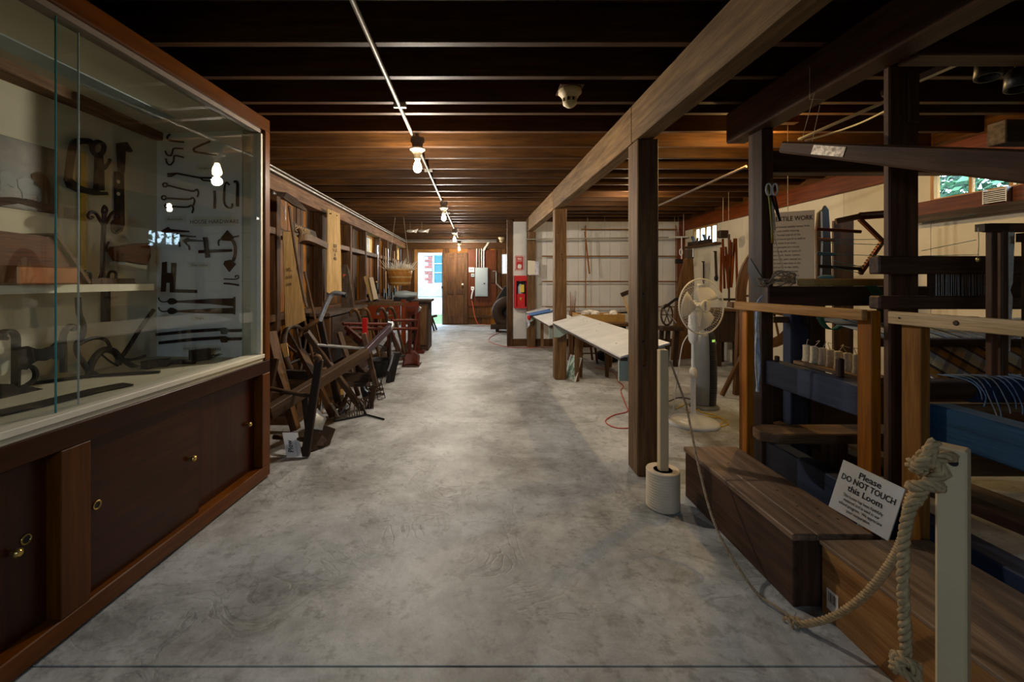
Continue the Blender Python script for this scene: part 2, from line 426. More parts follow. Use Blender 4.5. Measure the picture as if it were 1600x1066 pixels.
    def grid(s, fn, nu, nv, thick=.003):
        "sheet fn(u,v) with thickness along its normal"
        top = [[V(fn(i / nu, j / nv)) for j in range(nv + 1)] for i in range(nu + 1)]
        vs = []; gs = []; W = nv + 1; N = (nu + 1) * W
        for side in (0, 1):
            for i in range(nu + 1):
                for j in range(nv + 1):
                    a = top[min(i + 1, nu)][j] - top[max(i - 1, 0)][j]; b = top[i][min(j + 1, nv)] - top[i][max(j - 1, 0)]
                    nn = a.cross(b); nn = nn.normalized() if nn.length > 1e-9 else V((0, 0, 1))
                    vs.append(top[i][j] + nn * (thick / 2 if side == 0 else -thick / 2))
                    gs.append(((top[i][j] - top[0][j]).length, (top[i][j] - top[i][0]).length, 0))
        fs = []
        for i in range(nu):
            for j in range(nv):
                a = i * W + j
                fs.append((a, a + W, a + W + 1, a + 1)); fs.append((N + a + 1, N + a + W + 1, N + a + W, N + a))
        edge = [(i, 0) for i in range(nu)] + [(nu, j) for j in range(nv)] + [(i, nv) for i in range(nu, 0, -1)] + [(0, j) for j in range(nv, 0, -1)]
        for q in range(len(edge)):
            a = edge[q][0] * W + edge[q][1]; e = edge[(q + 1) % len(edge)]; b = e[0] * W + e[1]
            fs.append((b, a, N + a, N + b))
        return s._add(vs, fs, gs, True)
    def build(s, name, mat, parent=None, bevel=0.0, kind=None, label=None, cat=None, group=None):
        if parent is not None: org = WLOC[parent.name]
        else:
            n = len(s.v); xs = [v.x for v in s.v]; ys = [v.y for v in s.v]; zs = [v.z for v in s.v]
            org = V(((min(xs) + max(xs)) / 2, (min(ys) + max(ys)) / 2, min(zs)))
        me = bpy.data.meshes.new(name)
        me.from_pydata([v - org for v in s.v], [], s.f)
        at = me.attributes.new('gc', 'FLOAT_VECTOR', 'POINT')
        at.data.foreach_set('vector', [c for g in s.g for c in g])
        me.polygons.foreach_set('use_smooth', s.sm)
        me.materials.append(M[mat] if isinstance(mat, str) else mat)
        o = bpy.data.objects.new(name, me); COL.objects.link(o)
        if parent is not None: o.parent = parent; WLOC[o.name] = org
        else: o.location = org; WLOC[o.name] = org
        if bevel:
            b = o.modifiers.new('bevel', 'BEVEL'); b.width = bevel; b.segments = 1; b.limit_method = 'ANGLE'
        if kind: o['kind'] = kind
        if label: o['label'] = label
        if cat: o['category'] = cat
        if group: o['group'] = group
        return o
def thing(name, label, cat, loc=(0, 0, 0), group=None, kind=None):
    o = bpy.data.objects.new(name, None); COL.objects.link(o); o.location = loc; o.empty_display_size = .1
    WLOC[o.name] = V(loc)
    if label: o['label'] = label
    if cat: o['category'] = cat
    if group: o['group'] = group
    if kind: o['kind'] = kind
    return o
def copy_tree(src, loc=None, parent=None, rotz=None, **props):
    c = src.copy(); COL.objects.link(c)
    if parent is not None: c.parent = parent
    if loc is not None: c.location = loc
    if rotz is not None: c.rotation_euler = (0, 0, rotz)
    for k, v in props.items(): c[k] = v
    for ch in list(src.children): copy_tree(ch, parent=c)
    return c
def curve_pts(pts, n=24):
    "Catmull-Rom through the points"
    pts = [V(p) for p in pts]; out = []; m = len(pts)
    for i in range(m - 1):
        a, b, c, d = pts[max(i - 1, 0)], pts[i], pts[i + 1], pts[min(i + 2, m - 1)]
        k = max(2, n // (m - 1))
        for j in range(k):
            t = j / k
            out.append(.5 * ((2 * b) + (c - a) * t + (2 * a - 5 * b + 4 * c - d) * t * t + (3 * b - a - 3 * c + d) * t ** 3))
    out.append(pts[-1]); return out
def rope_mesh(mb, pts, R, pitch, n=5, strands=3, step=.12):
    "twisted strands along a path"
    pts = [V(p) for p in pts]; fine = [pts[0]]
    seg = pitch * step
    for a, b in zip(pts, pts[1:]):
        k = max(1, int((b - a).length / seg))
        for j in range(1, k + 1): fine.append(a.lerp(b, j / k))
    frames = []; pu = None; L = 0
    for i, p in enumerate(fine):
        d = (fine[min(i + 1, len(fine) - 1)] - fine[max(i - 1, 0)]).normalized()
        if pu is None: pu = d.orthogonal().normalized()
        else: pu = (pu - d * pu.dot(d)).normalized()
        if i: L += (p - fine[i - 1]).length
        frames.append((p, pu.copy(), d.cross(pu), L))
    for s in range(strands):
        ph = 2 * math.pi * s / strands
        mb.tube([p + (u * math.cos(ph + 2 * math.pi * l / pitch) + w * math.sin(ph + 2 * math.pi * l / pitch)) * R * .56 for p, u, w, l in frames], R * .47, n)
    return mb
def text(name, body, size, org, xd, yd, mat, parent, align='LEFT', spacing=1.0, wscale=1.0, bold=0.0, line=1.0, lift=.0012):
    "flat printed lettering as a mesh, baseline at org, running along xd"
    cu = bpy.data.curves.new(name, 'FONT'); cu.body = body; cu.size = size; cu.align_x = align
    cu.space_character = spacing; cu.offset = bold; cu.space_line = line; cu.resolution_u = 2
    o = bpy.data.objects.new(name, cu); COL.objects.link(o)
    dg = bpy.context.evaluated_depsgraph_get(); dg.update()
    me = bpy.data.meshes.new_from_object(o.evaluated_get(dg))
    bpy.data.objects.remove(o); bpy.data.curves.remove(cu)
    xd = V(xd).normalized(); yd = V(yd).normalized(); nn = xd.cross(yd).normalized(); org = V(org); po = WLOC[parent.name]
    for v in me.vertices:
        v.co = org + xd * (v.co.x * wscale) + yd * v.co.y + nn * lift - po
    me.name = name; me.materials.clear(); me.materials.append(M[mat])
    t = bpy.data.objects.new(name, me); COL.objects.link(t); t.parent = parent; WLOC[t.name] = po
    return t
RZ = lambda a: Matrix.Rotation(a, 3, 'Z')

# ================================================================== SETTING
XL, XR, YN, YF, ZJ = -2.15, 3.88, -1.3, 12.3, 2.40

fl = MB().box(XL - .1, XR + .1, YN - .1, YF + .12, -.16, -.04).build('floor', 'joint', kind='structure')
for y0, y1 in ((YN - .1, 1.404), (1.412, YF + .12)):
    MB().box(XL - .1, XR + .1, y0, y1, -.05, 0).build('slab', 'concrete', fl)

# --- ceiling: deck boards above, joists across
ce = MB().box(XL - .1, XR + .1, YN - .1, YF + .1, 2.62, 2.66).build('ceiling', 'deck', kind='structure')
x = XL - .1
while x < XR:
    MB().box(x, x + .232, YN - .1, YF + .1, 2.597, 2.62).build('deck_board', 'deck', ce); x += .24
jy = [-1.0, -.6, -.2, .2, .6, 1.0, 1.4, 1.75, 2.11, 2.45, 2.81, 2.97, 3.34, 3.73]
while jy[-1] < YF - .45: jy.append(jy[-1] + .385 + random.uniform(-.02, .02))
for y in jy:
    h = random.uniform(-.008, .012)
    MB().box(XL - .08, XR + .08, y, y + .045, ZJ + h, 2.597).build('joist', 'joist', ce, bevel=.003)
# short scab pieces beside joists
MB().box(-.95, 1.0, 4.16, 4.2, 2.43, 2.5).build('joist_scab', 'pine', ce)
MB().box(1.95, 2.06, 2.78, 2.83, 2.26, 2.44).build('hanger_block', 'fir', ce)

def walled(name, mat, axis, c0, c1, a0, a1, z0, z1, openings, parent=None, cuts=None):
    "wall sheet with openings; axis 'x' = wall faces x (runs along y)"
    mb = MB()
    def b(p, q, r, t):
        if q - p < 1e-4 or t - r < 1e-4: return
        if axis == 'x': mb.box(c0, c1, p, q, r, t)
        else: mb.box(p, q, c0, c1, r, t)
    cur = a0
    for p, q, r, t in sorted(openings):
        b(cur, p, z0, z1); b(p, q, z0, r); b(p, q, t, z1); cur = q
    b(cur, a1, z0, z1)
    return mb.build(name, mat, parent, kind=None if parent else 'structure')

WL = [(8.10, 9.05, 1.80, 2.14), (11.2, 12.2, 1.80, 2.14)]
WR = [(2.35, 3.72, 1.92, 2.17), (7.02, 7.80, 1.86, 2.17)]
WF_FILL = [(-.8, -.05, 1.2, 1.95)]  # front opening added out of view behind the camera, to bring in cool daylight
WB = [(-1.68, -.96, 0, 2.03), (.70, .94, 1.43, 1.99)]
wl = walled('wall_left', 'plank', 'x', XL - .06, XL - .03, YN, YF + .1, 0, 2.62, WL)
wr = walled('wall_right', 'plank', 'x', XR + .015, XR + .06, YN, YF + .1, 0, 2.62, WR)
wb = walled('wall_back', 'plank', 'y', YF + .025, YF + .07, XL, XR, 0, 2.62, WB)
wf = walled('wall_front', 'plank', 'y', YN - .05, YN, XL, XR, 0, 2.62, WF_FILL)
# left planks
y = 2.3
while y < YF - .02:
    w = random.choice((.08, .11, .14, .17, .2)); y1 = min(y + w, YF)
    inw = any(p < y1 and y < q for p, q, _, _ in WL)
    for p, q, _, _ in WL:
        if p < y1 and y < q:
            if y < p: y1 = p; inw = False
            elif y1 > q: y1 = q
    m = random.choice(('plank', 'stud', 'plank_orange', 'plank_grey', 'plank', 'plank_orange', 'deck'))
    th = random.uniform(.018, .034)
    MB().box(XL - .03, XL - .03 + th, y + .003, y1 - .003, .0, 1.80 if inw else 2.16).build('plank', m, wl)
    y = y1
# frame of the left wall: plate, studs, girts
MB().box(XL - .03, -2.0, YN, YF, 2.14, 2.29).build('top_plate', 'plate', wl, bevel=.004)
for y in (2.95, 4.42, 5.72, 7.0, 7.95, 9.1, 9.9, 11.0):
    MB().box(XL, -2.03, y, y + .09, 0, 2.14).build('stud', 'stud', wl, bevel=.004)
sy = [2.95, 4.42, 5.72, 7.0, 7.95, 9.1, 9.9, 11.0]
for a, b in zip(sy, sy[1:]):
    MB().box(XL, -2.04, a + .092, b - .002, 1.715, 1.785).build('girt', 'tool_mid', wl, bevel=.004)
    MB().box(XL, -2.04, a + .092, b - .002, .83, .90).build('girt', 'stud', wl, bevel=.004)
# back wall planks
x = XL
while x < 1.9:
    w = random.choice((.14, .17, .2, .24)); x1 = min(x + w, 1.9)
    for p, q, r, t in WB:
        if x < p < x1: x1 = p
        elif p <= x < q and x1 > q: x1 = q
    seg = [(0, 2.35)]
    for p, q, r, t in WB:
        if p <= x + .001 and x1 <= q + .001: seg = [(0, r), (t, 2.35)]
    for r, t in seg:
        if t - r > .02:
            MB().box(x + .003, x1 - .003, YF + .001, YF + .025, r, t).build('plank', random.choice(('plank', 'plank_orange', 'plank', 'stud')), wb)
    x = x1
MB().box(XL, XR, YF - .1, YF, 2.14, 2.40).build('top_plate', 'joist', wb)
MB().box(-.36, 1.9, YF - .03, YF, .20, .26).build('girt', 'stud', wb)
MB().box(-.26, .55, YF - .03, YF, .52, 2.1).build('backing_board', 'redbrown', wb)

# --- partition of white boards
YP = 8.25
wp = MB().box(.60, XR, YP + .02, YP + .08, 0, 2.42).build('wall_partition', 'stud', kind='structure')
MB().box(.575, .68, YP - .03, YP + .1, 0, 2.40).build('jamb', 'stud', wp, bevel=.004)
x = .682
while x < XR - .01:
    x1 = min(x + (.245 if x < .7 else .2), XR)
    MB().box(x, x1 - .004, YP, YP + .02, .14, 2.36).build('board', 'white_wall', wp); x = x1
MB().box(.682, XR, YP - .012, YP + .02, 0, .138).build('base_board', 'stud', wp)

# --- right wall: cream sheets, plate, corner post
y = YN
for y1 in (.1, 1.32, 2.35, 3.0, 3.72, 4.6, 5.8, 7.02, 7.80, 8.25):
    top = 2.17
    for p, q, r, t in WR:
        if y >= p - .01 and y1 <= q + .01: top = r
    MB().box(XR, XR + .015, y + .002, y1 - .002, 0, top).build('sheet', 'cream_wall', wr); y = y1
MB().box(XR - .05, XR + .03, YN, YF, 2.17, 2.36).build('top_plate', 'redbrown', wr, bevel=.004)
MB().box(XR - .09, XR, 8.10, 8.24, 0, 2.17).build('corner_post', 'redbrown', wr, bevel=.004)
MB().box(XR - .10, XR + .03, 1.4, 3.95, 1.80, 1.915).build('window_ledge', 'redbrown', wr, bevel=.004)
MB().box(XR - .12, XR - .1, 1.4, 3.9, 1.74, 1.80).build('ledge_apron', 'plank_grey', wr)
MB().box(XR - .14, XR, 6.9, 7.9, 1.82, 1.855).build('window_ledge', 'stud', wr, bevel=.004)

# --- windows
def window(n, axis, c, a0, a1, z0, z1, lights, side, fm):
    w = thing('window_%d' % n, None, None, (0, 0, 0), kind='structure')
    def b(p, q, r, t, d0, d1, nm, mt):
        mb = MB()
        lo, hi = min(c + side * d0, c + side * d1), max(c + side * d0, c + side * d1)
        if axis == 'x': mb.box(lo, hi, p, q, r, t)
        else: mb.box(p, q, lo, hi, r, t)
        return mb.build(nm, mt, w)
    f = .028
    b(a0, a0 + f, z0, z1, -.004, .05, 'jamb', fm); b(a1 - f, a1, z0, z1, -.004, .05, 'jamb', fm)
    b(a0 + f, a1 - f, z0, z0 + .02, -.004, .05, 'sill', fm); b(a0 + f, a1 - f, z1 - .02, z1, -.004, .05, 'head', fm)
    k = (a1 - a0 - 2 * f) / lights
    for i in range(lights):
        p = a0 + f + i * k
        if i: b(p - .012, p + .012, z0 + .02, z1 - .02, .008, .032, 'mullion', fm)
        b(p + .014 * (i > 0), p + k - .014 * (i < lights - 1), z0 + .02, z1 - .02, .02, .025, 'pane', 'pane')
    return w
window(1, 'x', XL - .03, *WL[0], 4, -1, 'pine')
window(2, 'x', XL - .03, *WL[1], 4, -1, 'pine')
window(3, 'x', XR, *WR[1], 4, 1, 'pine')
window(4, 'x', XR, *WR[0], 5, 1, 'pine')
window(6, 'y', YN - .02, *WF_FILL[0], 3, -1, 'pine')  # unseen window, added as a source of cool fill light on the floor
window(5, 'y', YF + .02, *WB[1], 2, 1, 'white_paint')

# --- door frame and the leaf folded back against the wall
d1 = thing('door_1', None, None, (-.96, YF, 0), kind='structure')
MB().box(-1.76, -1.68, YF - .04, YF + .07, 0, 2.12).build('jamb', 'fir2', d1)
MB().box(-1.68, -.96, YF - .04, YF + .07, 2.03, 2.12).build('head', 'fir2', d1)
MB().box(-1.68, -1.655, YF - .02, YF + .06, 0, 2.03).build('stop', 'far_white', d1)
MB().box(-.985, -.96, YF - .02, YF + .06, 0, 2.03).build('stop', 'far_white', d1)
lf = MB().box(-.95, -.26, YF - .075, YF - .05, .02, 2.02).build('leaf', 'stud', d1)
for a, b in ((-.95, -.83), (-.65, -.56), (-.38, -.26)):
    MB().box(a, b, YF - .09, YF - .075, .02, 2.02).build('stile', 'stud', lf, bevel=.003)
for r, t in ((.02, .25), (.86, 1.0), (1.88, 2.02)):
    for a, b in ((-.828, -.652), (-.558, -.382)):
        MB().box(a, b, YF - .09, YF - .075, r, t).build('rail', 'stud', lf, bevel=.003)
MB().lathe((-.40, YF - .09, 1.13), (0, -1, 0), [(0, .012), (.02, .012), (.03, .028), (.05, .03), (.06, .015)], 12).build('knob', 'porcelain', lf)
MB().box(-.99, -.95, YF - .1, YF - .06, 1.02, 1.08).build('latch', 'iron', d1)
for z in (.3, 1.0, 1.75):
    MB().rod((-.955, YF - .07, z), (-.955, YF - .07, z + .09), .009).build('hinge', 'iron', d1)

# --- long beam on its posts
BD = V((.93 - 1.018, 8.25 - 2.77, 0)).normalized()
def beam_x(y): return 1.018 + (y - 2.77) * (.93 - 1.018) / (8.25 - 2.77)
for i, (a, b, lb) in enumerate(((YN, 2.86, 'heavy sawn ceiling beam over the walkway, near the camera, ending at the nearest post'), (2.868, 5.55, 'heavy sawn ceiling beam running from the nearest post to the second post'), (5.558, 8.2, 'heavy sawn ceiling beam at the far end, reaching the white board partition'))):
    MB().bar((beam_x(a) + .056, a, 2.275), (beam_x(b) + .056, b, 2.275), .112, .245).build('ceiling_beam', 'beam', bevel=.005, label=lb, cat='beam', group='ceiling beam lengths')
for (y, w, dp, lb) in ((2.77, .136, .17, 'thick brown wooden post nearest the camera, beside the white can stanchion'), (5.46, .150, .15, 'grey-brown wooden post with the green print leaning against its foot'), (8.06, .15, .15, 'wooden post against the white partition beside the red extinguisher cabinet')):
    x = beam_x(y) + .004
    p = MB().box(x, x + w, y, y + dp, 0, 2.151).build('timber_post', 'post', bevel=.006, label=lb, cat='post', group='timber posts under the beam')
    for k in range(3):
        z = random.uniform(.5, 2.0)
        MB().lathe((x + random.uniform(.03, w - .03), y, z), (0, -1, 0), [(-.002, .007), (.003, .007)], 8).build('bolt_head', 'iron', p)

# --- outside
MB().box(-40, 40, -30, 60, -.3, -.165).build('lawn', 'grass', kind='structure')
fb = thing('far_building', 'white building with brick corner and teal shutter seen through the open door', 'building', (-1.8, 18, 0))
MB().box(-6, 4, 18.02, 18.3, -.2, 5).build('wall', 'far_white', fb)
MB().box(-6, 4, 17.9, 18.02, .58, 1.08).build('stone_course', 'far_stone', fb)
MB().box(-6, 4, 17.95, 18.02, -.2, .58).build('plinth', 'far_white', fb)
for k in range(9):
    z = 1.12 + k * .125
    if k in (4,):
        MB().box(-2.2, -1.84, 17.97, 18.02, z, z + .12).build('quoin_block', 'far_stone', fb); continue
    for j in range(1 + (k % 2)):
        MB().box(-2.02 + .0 - (.14 if k % 2 and j else 0), -1.85 - (.18 if k % 2 and j else 0), 17.98, 18.02, z + .01, z + .11).build('brick', 'brick', fb)
MB().box(-2.2, -1.84, 17.97, 18.02, 2.25, 2.42).build('quoin_block', 'far_stone', fb)
sh = MB().box(-1.77, -1.36, 17.97, 18.02, 1.17, 2.28).build('shutter', 'shutter', fb)
for z in (1.55, 1.92): MB().box(-1.74, -1.39, 17.95, 17.97, z, z + .025).build('shutter_rail', 'far_white', sh)
for x in (-1.78, -1.36): MB().box(x - .02, x + .02, 17.94, 17.97, 1.13, 2.32).build('shutter_frame', 'far_white', sh)
mb = MB()
for i in range(26000):
    a = V((random.uniform(6.0, 8.0), random.uniform(1.5, 10), random.uniform(.5, 4.2)))
    s = random.uniform(.05, .11); u = V([random.uniform(-1, 1) for _ in range(3)]).normalized(); w = u.orthogonal().normalized()
    mb._add([a - u * s, a + w * s * .5, a + u * s, a - w * s * .5], [(0, 1, 2, 3)], [(0, 0, 0)] * 4)
mb.build('tree_foliage', 'leaf', kind='stuff', label='bright green leaves outside the high right-hand windows', cat='foliage')

# daylight portals in the openings (guide the sky light in, give none of their own)
def portal(loc, rot, sx, sy):
    l = bpy.data.lights.new('daylight_portal', 'AREA'); l.shape = 'RECTANGLE'; l.size = sx; l.size_y = sy; l.cycles.is_portal = True
    o = bpy.data.objects.new('daylight_portal', l); o.location = loc; o.rotation_euler = rot; COL.objects.link(o)
H = math.pi / 2
for p, q, r, t in WL: portal((XL - .11, (p + q) / 2, (r + t) / 2), (0, -H, 0), t - r, q - p)
for p, q, r, t in WR: portal((XR + .11, (p + q) / 2, (r + t) / 2), (0, H, 0), t - r, q - p)
for p, q, r, t in WF_FILL: portal(((p + q) / 2, YN - .12, (r + t) / 2), (H, 0, 0), q - p, t - r)
portal((-1.32, YF + .12, 1.02), (-H, 0, 0), .72, 2.03)
portal((.82, YF + .12, 1.7), (-H, 0, 0), .24, .56)

# ================================================================== CEILING FITTINGS
CX = -.50
def bulb_lamp(y, z, lb):
    r = thing('ceiling_bulb', lb, 'lamp', (CX + .03, y, z), group='bare bulbs along the ceiling conduit')
    c = V((CX + .03, y, z))
    MB().lathe(c + V((0, 0, .235)), (0, 0, -1), [(0, .055), (.03, .055), (.035, .045), (.07, .04), (.075, .03), (.085, .03)], 20).build('junction_box', 'conduit_dark', r)
    MB().lathe(c + V((0, 0, .155)), (0, 0, -1), [(0, .06), (.012, .062), (.02, .05), (.05, .026), (.085, .024)], 20).build('socket', 'porcelain', r)
    MB().lathe(c + V((0, 0, .07)), (0, 0, -1), [(0, .014), (.02, .018), (.045, .029), (.07, .033), (.09, .029), (.103, .016), (.107, .002)], 16).build('bulb', 'bulb', r)
    l = bpy.data.lights.new('bulb_light', 'POINT'); l.energy = BULB_W; l.color = (1, .90, .76); l.shadow_soft_size = .035
    o = bpy.data.objects.new('bulb_light', l); o.parent = r; o.location = (0, 0, -.075); COL.objects.link(o)
for y, z, lb in ((3.45, 2.14, 'nearest bare lit bulb in a porcelain socket on the ceiling conduit'), (6.2, 2.13, 'second bare lit bulb along the ceiling conduit'),
                 (9.2, 2.10, 'third bare lit bulb along the ceiling conduit'), (11.55, 2.07, 'farthest bare lit bulb, close to the open door')):
    bulb_lamp(y, z, lb)
cd = MB().rod((CX - .005, .4, 2.385), (CX, 11.5, 2.385), .0125, 10).build('ceiling_conduit', 'conduit', label='grey metal conduit running along the joists between the bare bulbs', cat='conduit')
for y in (2.83, 4.5, 7.4, 10.4):
    MB().box(CX - .04, CX + .04, y - .012, y + .012, 2.372, 2.402).build('strap', 'conduit', cd)
for dx, z, r, lb in ((.035, 2.325, .016, 'thick conduit running along the top of the left wall plate'), (.02, 2.372, .011, 'thin conduit under the joists above the thick one on the left wall')):
    MB().tube(curve_pts([(-2.03 + dx, 1.0, z), (-2.03 + dx, 6, z), (-2.03 + dx, 12.0, z), (-1.97 + dx, 12.16, z), (-1.8, 12.17, z), (.55, 12.17, z)], 30), r, 8).build('wall_conduit', 'conduit', label=lb, cat='conduit')
def detector(name, c, s, lb):
    r = thing(name, lb, 'smoke detector', c)
    c = V(c)
    MB().lathe(c, (0, 0, -1), [(0, .068 * s), (.018 * s, .07 * s), (.032 * s, .055 * s), (.05 * s, .046 * s)], 24).build('base', 'smoke', r)
    MB().lathe(c, (0, 0, -1), [(.05 * s, .038 * s), (.072 * s, .036 * s)], 24).build('vent', 'black', r)
    for k in range(8):
        a = k * math.pi / 4; u = V((math.cos(a), math.sin(a), 0))
        MB().bar(c + u * .04 * s - V((0, 0, .05 * s)), c + u * .038 * s - V((0, 0, .073 * s)), .013 * s, .006, up=u).build('rib', 'smoke', r)
    MB().lathe(c, (0, 0, -1), [(.072 * s, .042 * s), (.085 * s, .04 * s), (.1 * s, .022 * s), (.106 * s, .005)], 24).build('cap', 'smoke', r)
MB().box(.49, .63, 2.54, 2.70, 2.393, 2.40).build('mounting_plate', 'joist', ce)
detector('smoke_detector', (.56, 2.62, 2.393), 1.0, 'cream smoke detector on the ceiling near the heavy beam')
detector('smoke_detector', (.66, 11.6, 2.39), 1.3, 'small cream smoke detector far off beside the partition jamb')
# warm clip-on lamps hidden behind the loom post and behind the nearest post
def clip_lamp(x, y, w, col, lb):
    lp = thing('clip_lamp', lb, 'lamp', (x, y, 2.30))
    MB().lathe((x, y, 2.40), (0, .2, -1), [(0, .03), (.03, .03), (.04, .018), (.07, .018)], 14).build('socket', 'black', lp)
    MB().ball((x, y + .025, 2.305), .03, 12, 8).build('bulb', 'bulb', lp)
    l = bpy.data.lights.new('clip_light', 'POINT'); l.energy = w; l.color = col; l.shadow_soft_size = .03
    o = bpy.data.objects.new('clip_light', l); o.parent = lp; o.location = (0, .03, -.05); COL.objects.link(o)
clip_lamp(2.16, 3.32, 14.0, (1, .62, .18), 'small warm yellow lamp fixed under the joists behind the loom post')
clip_lamp(2.10, 5.62, 15.0, (1, .78, .52), 'small warm lamp fixed under the joists behind the nearest timber post')

# ================================================================== DISPLAY CASE (left foreground)
# built square, then turned 4.4 degrees about its far front corner
CO = V((-1.32, 2.78, 0)); CA = -math.radians(4.4); CR = RZ(CA)
def CW(x, y, z): return CO + CR @ V((x, y, z))          # x: towards aisle, y: towards far end (case runs to -y)
CN = CR @ V((1, 0, 0)); CY = CR @ V((0, 1, 0))
LEN, DEP, TOPZ = 2.3, .74, 2.268
def cb(x0, x1, y0, y1, z0, z1, mb=None):
    return (mb or MB()).hexa([CW(x, y, z) for z in (z0, z1) for x, y in ((x0, y0), (x1, y0), (x1, y1), (x0, y1))])
case = thing('display_case', 'large mahogany glass-fronted museum display case along the left side', 'display case', CO)
# carcass
body = cb(-DEP, -.10, -LEN, -.02, .06, .70).build('cabinet_body', 'case', case)
cb(-DEP + .02, -.05, -LEN, -.03, 0, .06).build('toe_kick', 'black', case)
cb(-.10, 0, -LEN, 0, .0 + .012, .085).build('base_rail', 'case_trim', case, bevel=.004)
cb(-.10, 0, -LEN, 0, .665, .745).build('counter_rail', 'case', case, bevel=.004)
for a, b in ((-.085, 0), (-1.297, -1.19), (-LEN, -LEN + .09)):
    cb(-.10, 0, a, b, .085, .665).build('stile', 'case_trim', case, bevel=.003)
def sliding(y0, y1, x, kn, ring):
    d = cb(x - .018, x, y0, y1, .087, .663).build('sliding_door', 'case', case)
    if kn is not None:
        MB().lathe(CW(x, kn, .38), CN, [(0, .007), (.012, .007), (.016, .014), (.024, .015), (.03, .008)], 14).build('knob', 'brass', d)
    if ring is not None:
        MB().lathe(CW(x, ring, .40), CN, [(-.001, .016), (.003, .018), (.004, .013), (-.0005, .012)], 18).build('finger_ring', 'brass', d)
        MB().lathe(CW(x, ring, .40), CN, [(-.001, .012), (.0008, .012)], 16).build('finger_hole', 'black', d)
sliding(-1.19, -.60, -.03, -.66, -1.14)
sliding(-.64, -.085, -.055, -.16, None)
sliding(-1.80, -1.297, -.055, -1.40, -1.36)
sliding(-2.21, -1.74, -.03, None, -1.8)
# counter (display floor), back, ends, top
cb(-DEP, -.012, -LEN, -.015, .745, .765).build('display_floor', 'cream', case)
cb(-.095, -.002, -LEN, -.055, .765, .79).build('sill_track', 'cream_trim', case, bevel=.003)
cb(-DEP, -DEP + .02, -LEN, -.02, .765, 2.19).build('back_panel', 'cream', case)
cb(-DEP + .02, -.05, -.045, -.02, .765, 2.19).build('end_panel', 'cream', case)
cb(-DEP + .02, -.05, -LEN, -LEN + .02, .765, 2.19).build('end_panel', 'cream', case)
cb(-DEP, -.06, -LEN, -.02, 2.19, 2.21).build('top_panel', 'cream', case)
cb(-.52, -.40, -LEN + .1, -.30, 2.184, 2.19).build('light_slot', 'panel_grey', case)
cb(-.09, 0, -LEN, 0, 2.188, TOPZ).build('cornice', 'case_trim', case, bevel=.005)
cb(-DEP, -.09, -.03, 0, 2.21, TOPZ).build('cornice_return', 'case_trim', case)
cb(-.075, -.02, -LEN, -.06, 2.165, 2.188).build('glass_track', 'conduit_dark', case)
cb(-.06, 0, -.058, 0, .745, 2.188).build('corner_stile', 'case_trim', case, bevel=.004)
cb(-DEP, -.06, -.018, 0, .0, 2.21).build('end_board', 'case', case)
cb(-.08, -.012, -.085, -.058, .79, 2.165).build('inner_trim', 'cream_trim', case, bevel=.003)
# two sliding glass sheets with their polished edges
for (y0, y1, x, e) in ((-1.28, -.086, -.040, -1.28), (-LEN, -1.18, -.062, -1.18)):
    g = cb(x - .003, x + .003, y0, y1, .785, 2.168).build('glass_sheet', 'glass', case)
    cb(x - .0032, x + .0032, e - .0015, e + .0015, .785, 2.168).build('polished_edge', 'glass_edge' if e < -1.2 else 'panel_grey', g)
MB().bar(CW(-.032, -.10, 1.63), CW(-.02, -.10, 1.63), .03, .015).build('glass_latch', 'steel', case)
# shelf on the back wall
sh = cb(-DEP + .02, -.44, -LEN + .02, -.40, 1.195, 1.23).build('shelf', 'cream_trim', case)
for y in (-.44, -1.2): cb(-DEP + .021, -DEP + .05, y, y + .03, 1.02, 1.195).build('shelf_bracket', 'iron', sh)

PB0 = CW(-DEP + .02, -.5, 1.5)
def BK(px, py, off=.0): return RP(px, py, PB0 + CN * off, CN)
# --- back wall: photograph, strip, irons
q = [BK(-70, 175, .012), BK(88, 232, .012), BK(88, 335, .012), BK(-70, 325, .012)]
zt, zb = q[0].z, q[3].z
a, b = BK(-70, 200, .0), BK(87, 200, .0)
ph = thing('photograph', 'dark sepia photograph of draft animals mounted inside the display case', 'photograph', (b.x, b.y, 1.55))
mb = MB(); pt, pb = BK(87, 237).z, BK(87, 333).z
for nm, mt, gr, o0, o1 in (('mount', 'black', .006, 0, .008), ('print', 'bw_photo', 0, .008, .010)):
    A = V((a.x, a.y, 0)); B = V((b.x, b.y, 0))
    mb = MB(); p = [A + V((0, 0, pb - gr)), B + V((0, 0, pb - gr)), B + V((0, 0, pt + gr)), A + V((0, 0, pt + gr))]
    MB().prism([x + CN * o0 for x in p], CN * (o1 - o0)).build(nm, mt, ph)
ox = lambda pts, m, nm: MB().prism([BK(x, y, .0105) for x, y in pts], CN * .001).build(nm, m, ph)
ox(((0, 322), (30, 318), (60, 326), (84, 333), (84, 322), (50, 312), (20, 308), (0, 308)), 'plank_grey', 'printed_ground')
ox(((48, 272), (60, 268), (72, 274), (79, 286), (79, 318), (75, 318), (74, 298), (70, 296), (70, 318), (66, 318), (64, 294), (52, 290)), 'tool_mid', 'printed_ox')
ox(((27, 280), (36, 277), (50, 280), (58, 288), (66, 300), (66, 318), (60, 320), (58, 306), (46, 306), (40, 316), (36, 316), (34, 300), (28, 292)), 'black', 'printed_ox')
ox(((0, 268), (10, 265), (20, 272), (25, 286), (22, 294), (12, 288), (8, 300), (0, 300)), 'black', 'printed_ox')
MB().prism([BK(120.5, 236), BK(129, 238), BK(129, 442), BK(120.5, 442)], CN * .02).build('gilt_strip', 'gold', label='narrow gilded vertical strip on the back of the display case', cat='strip')

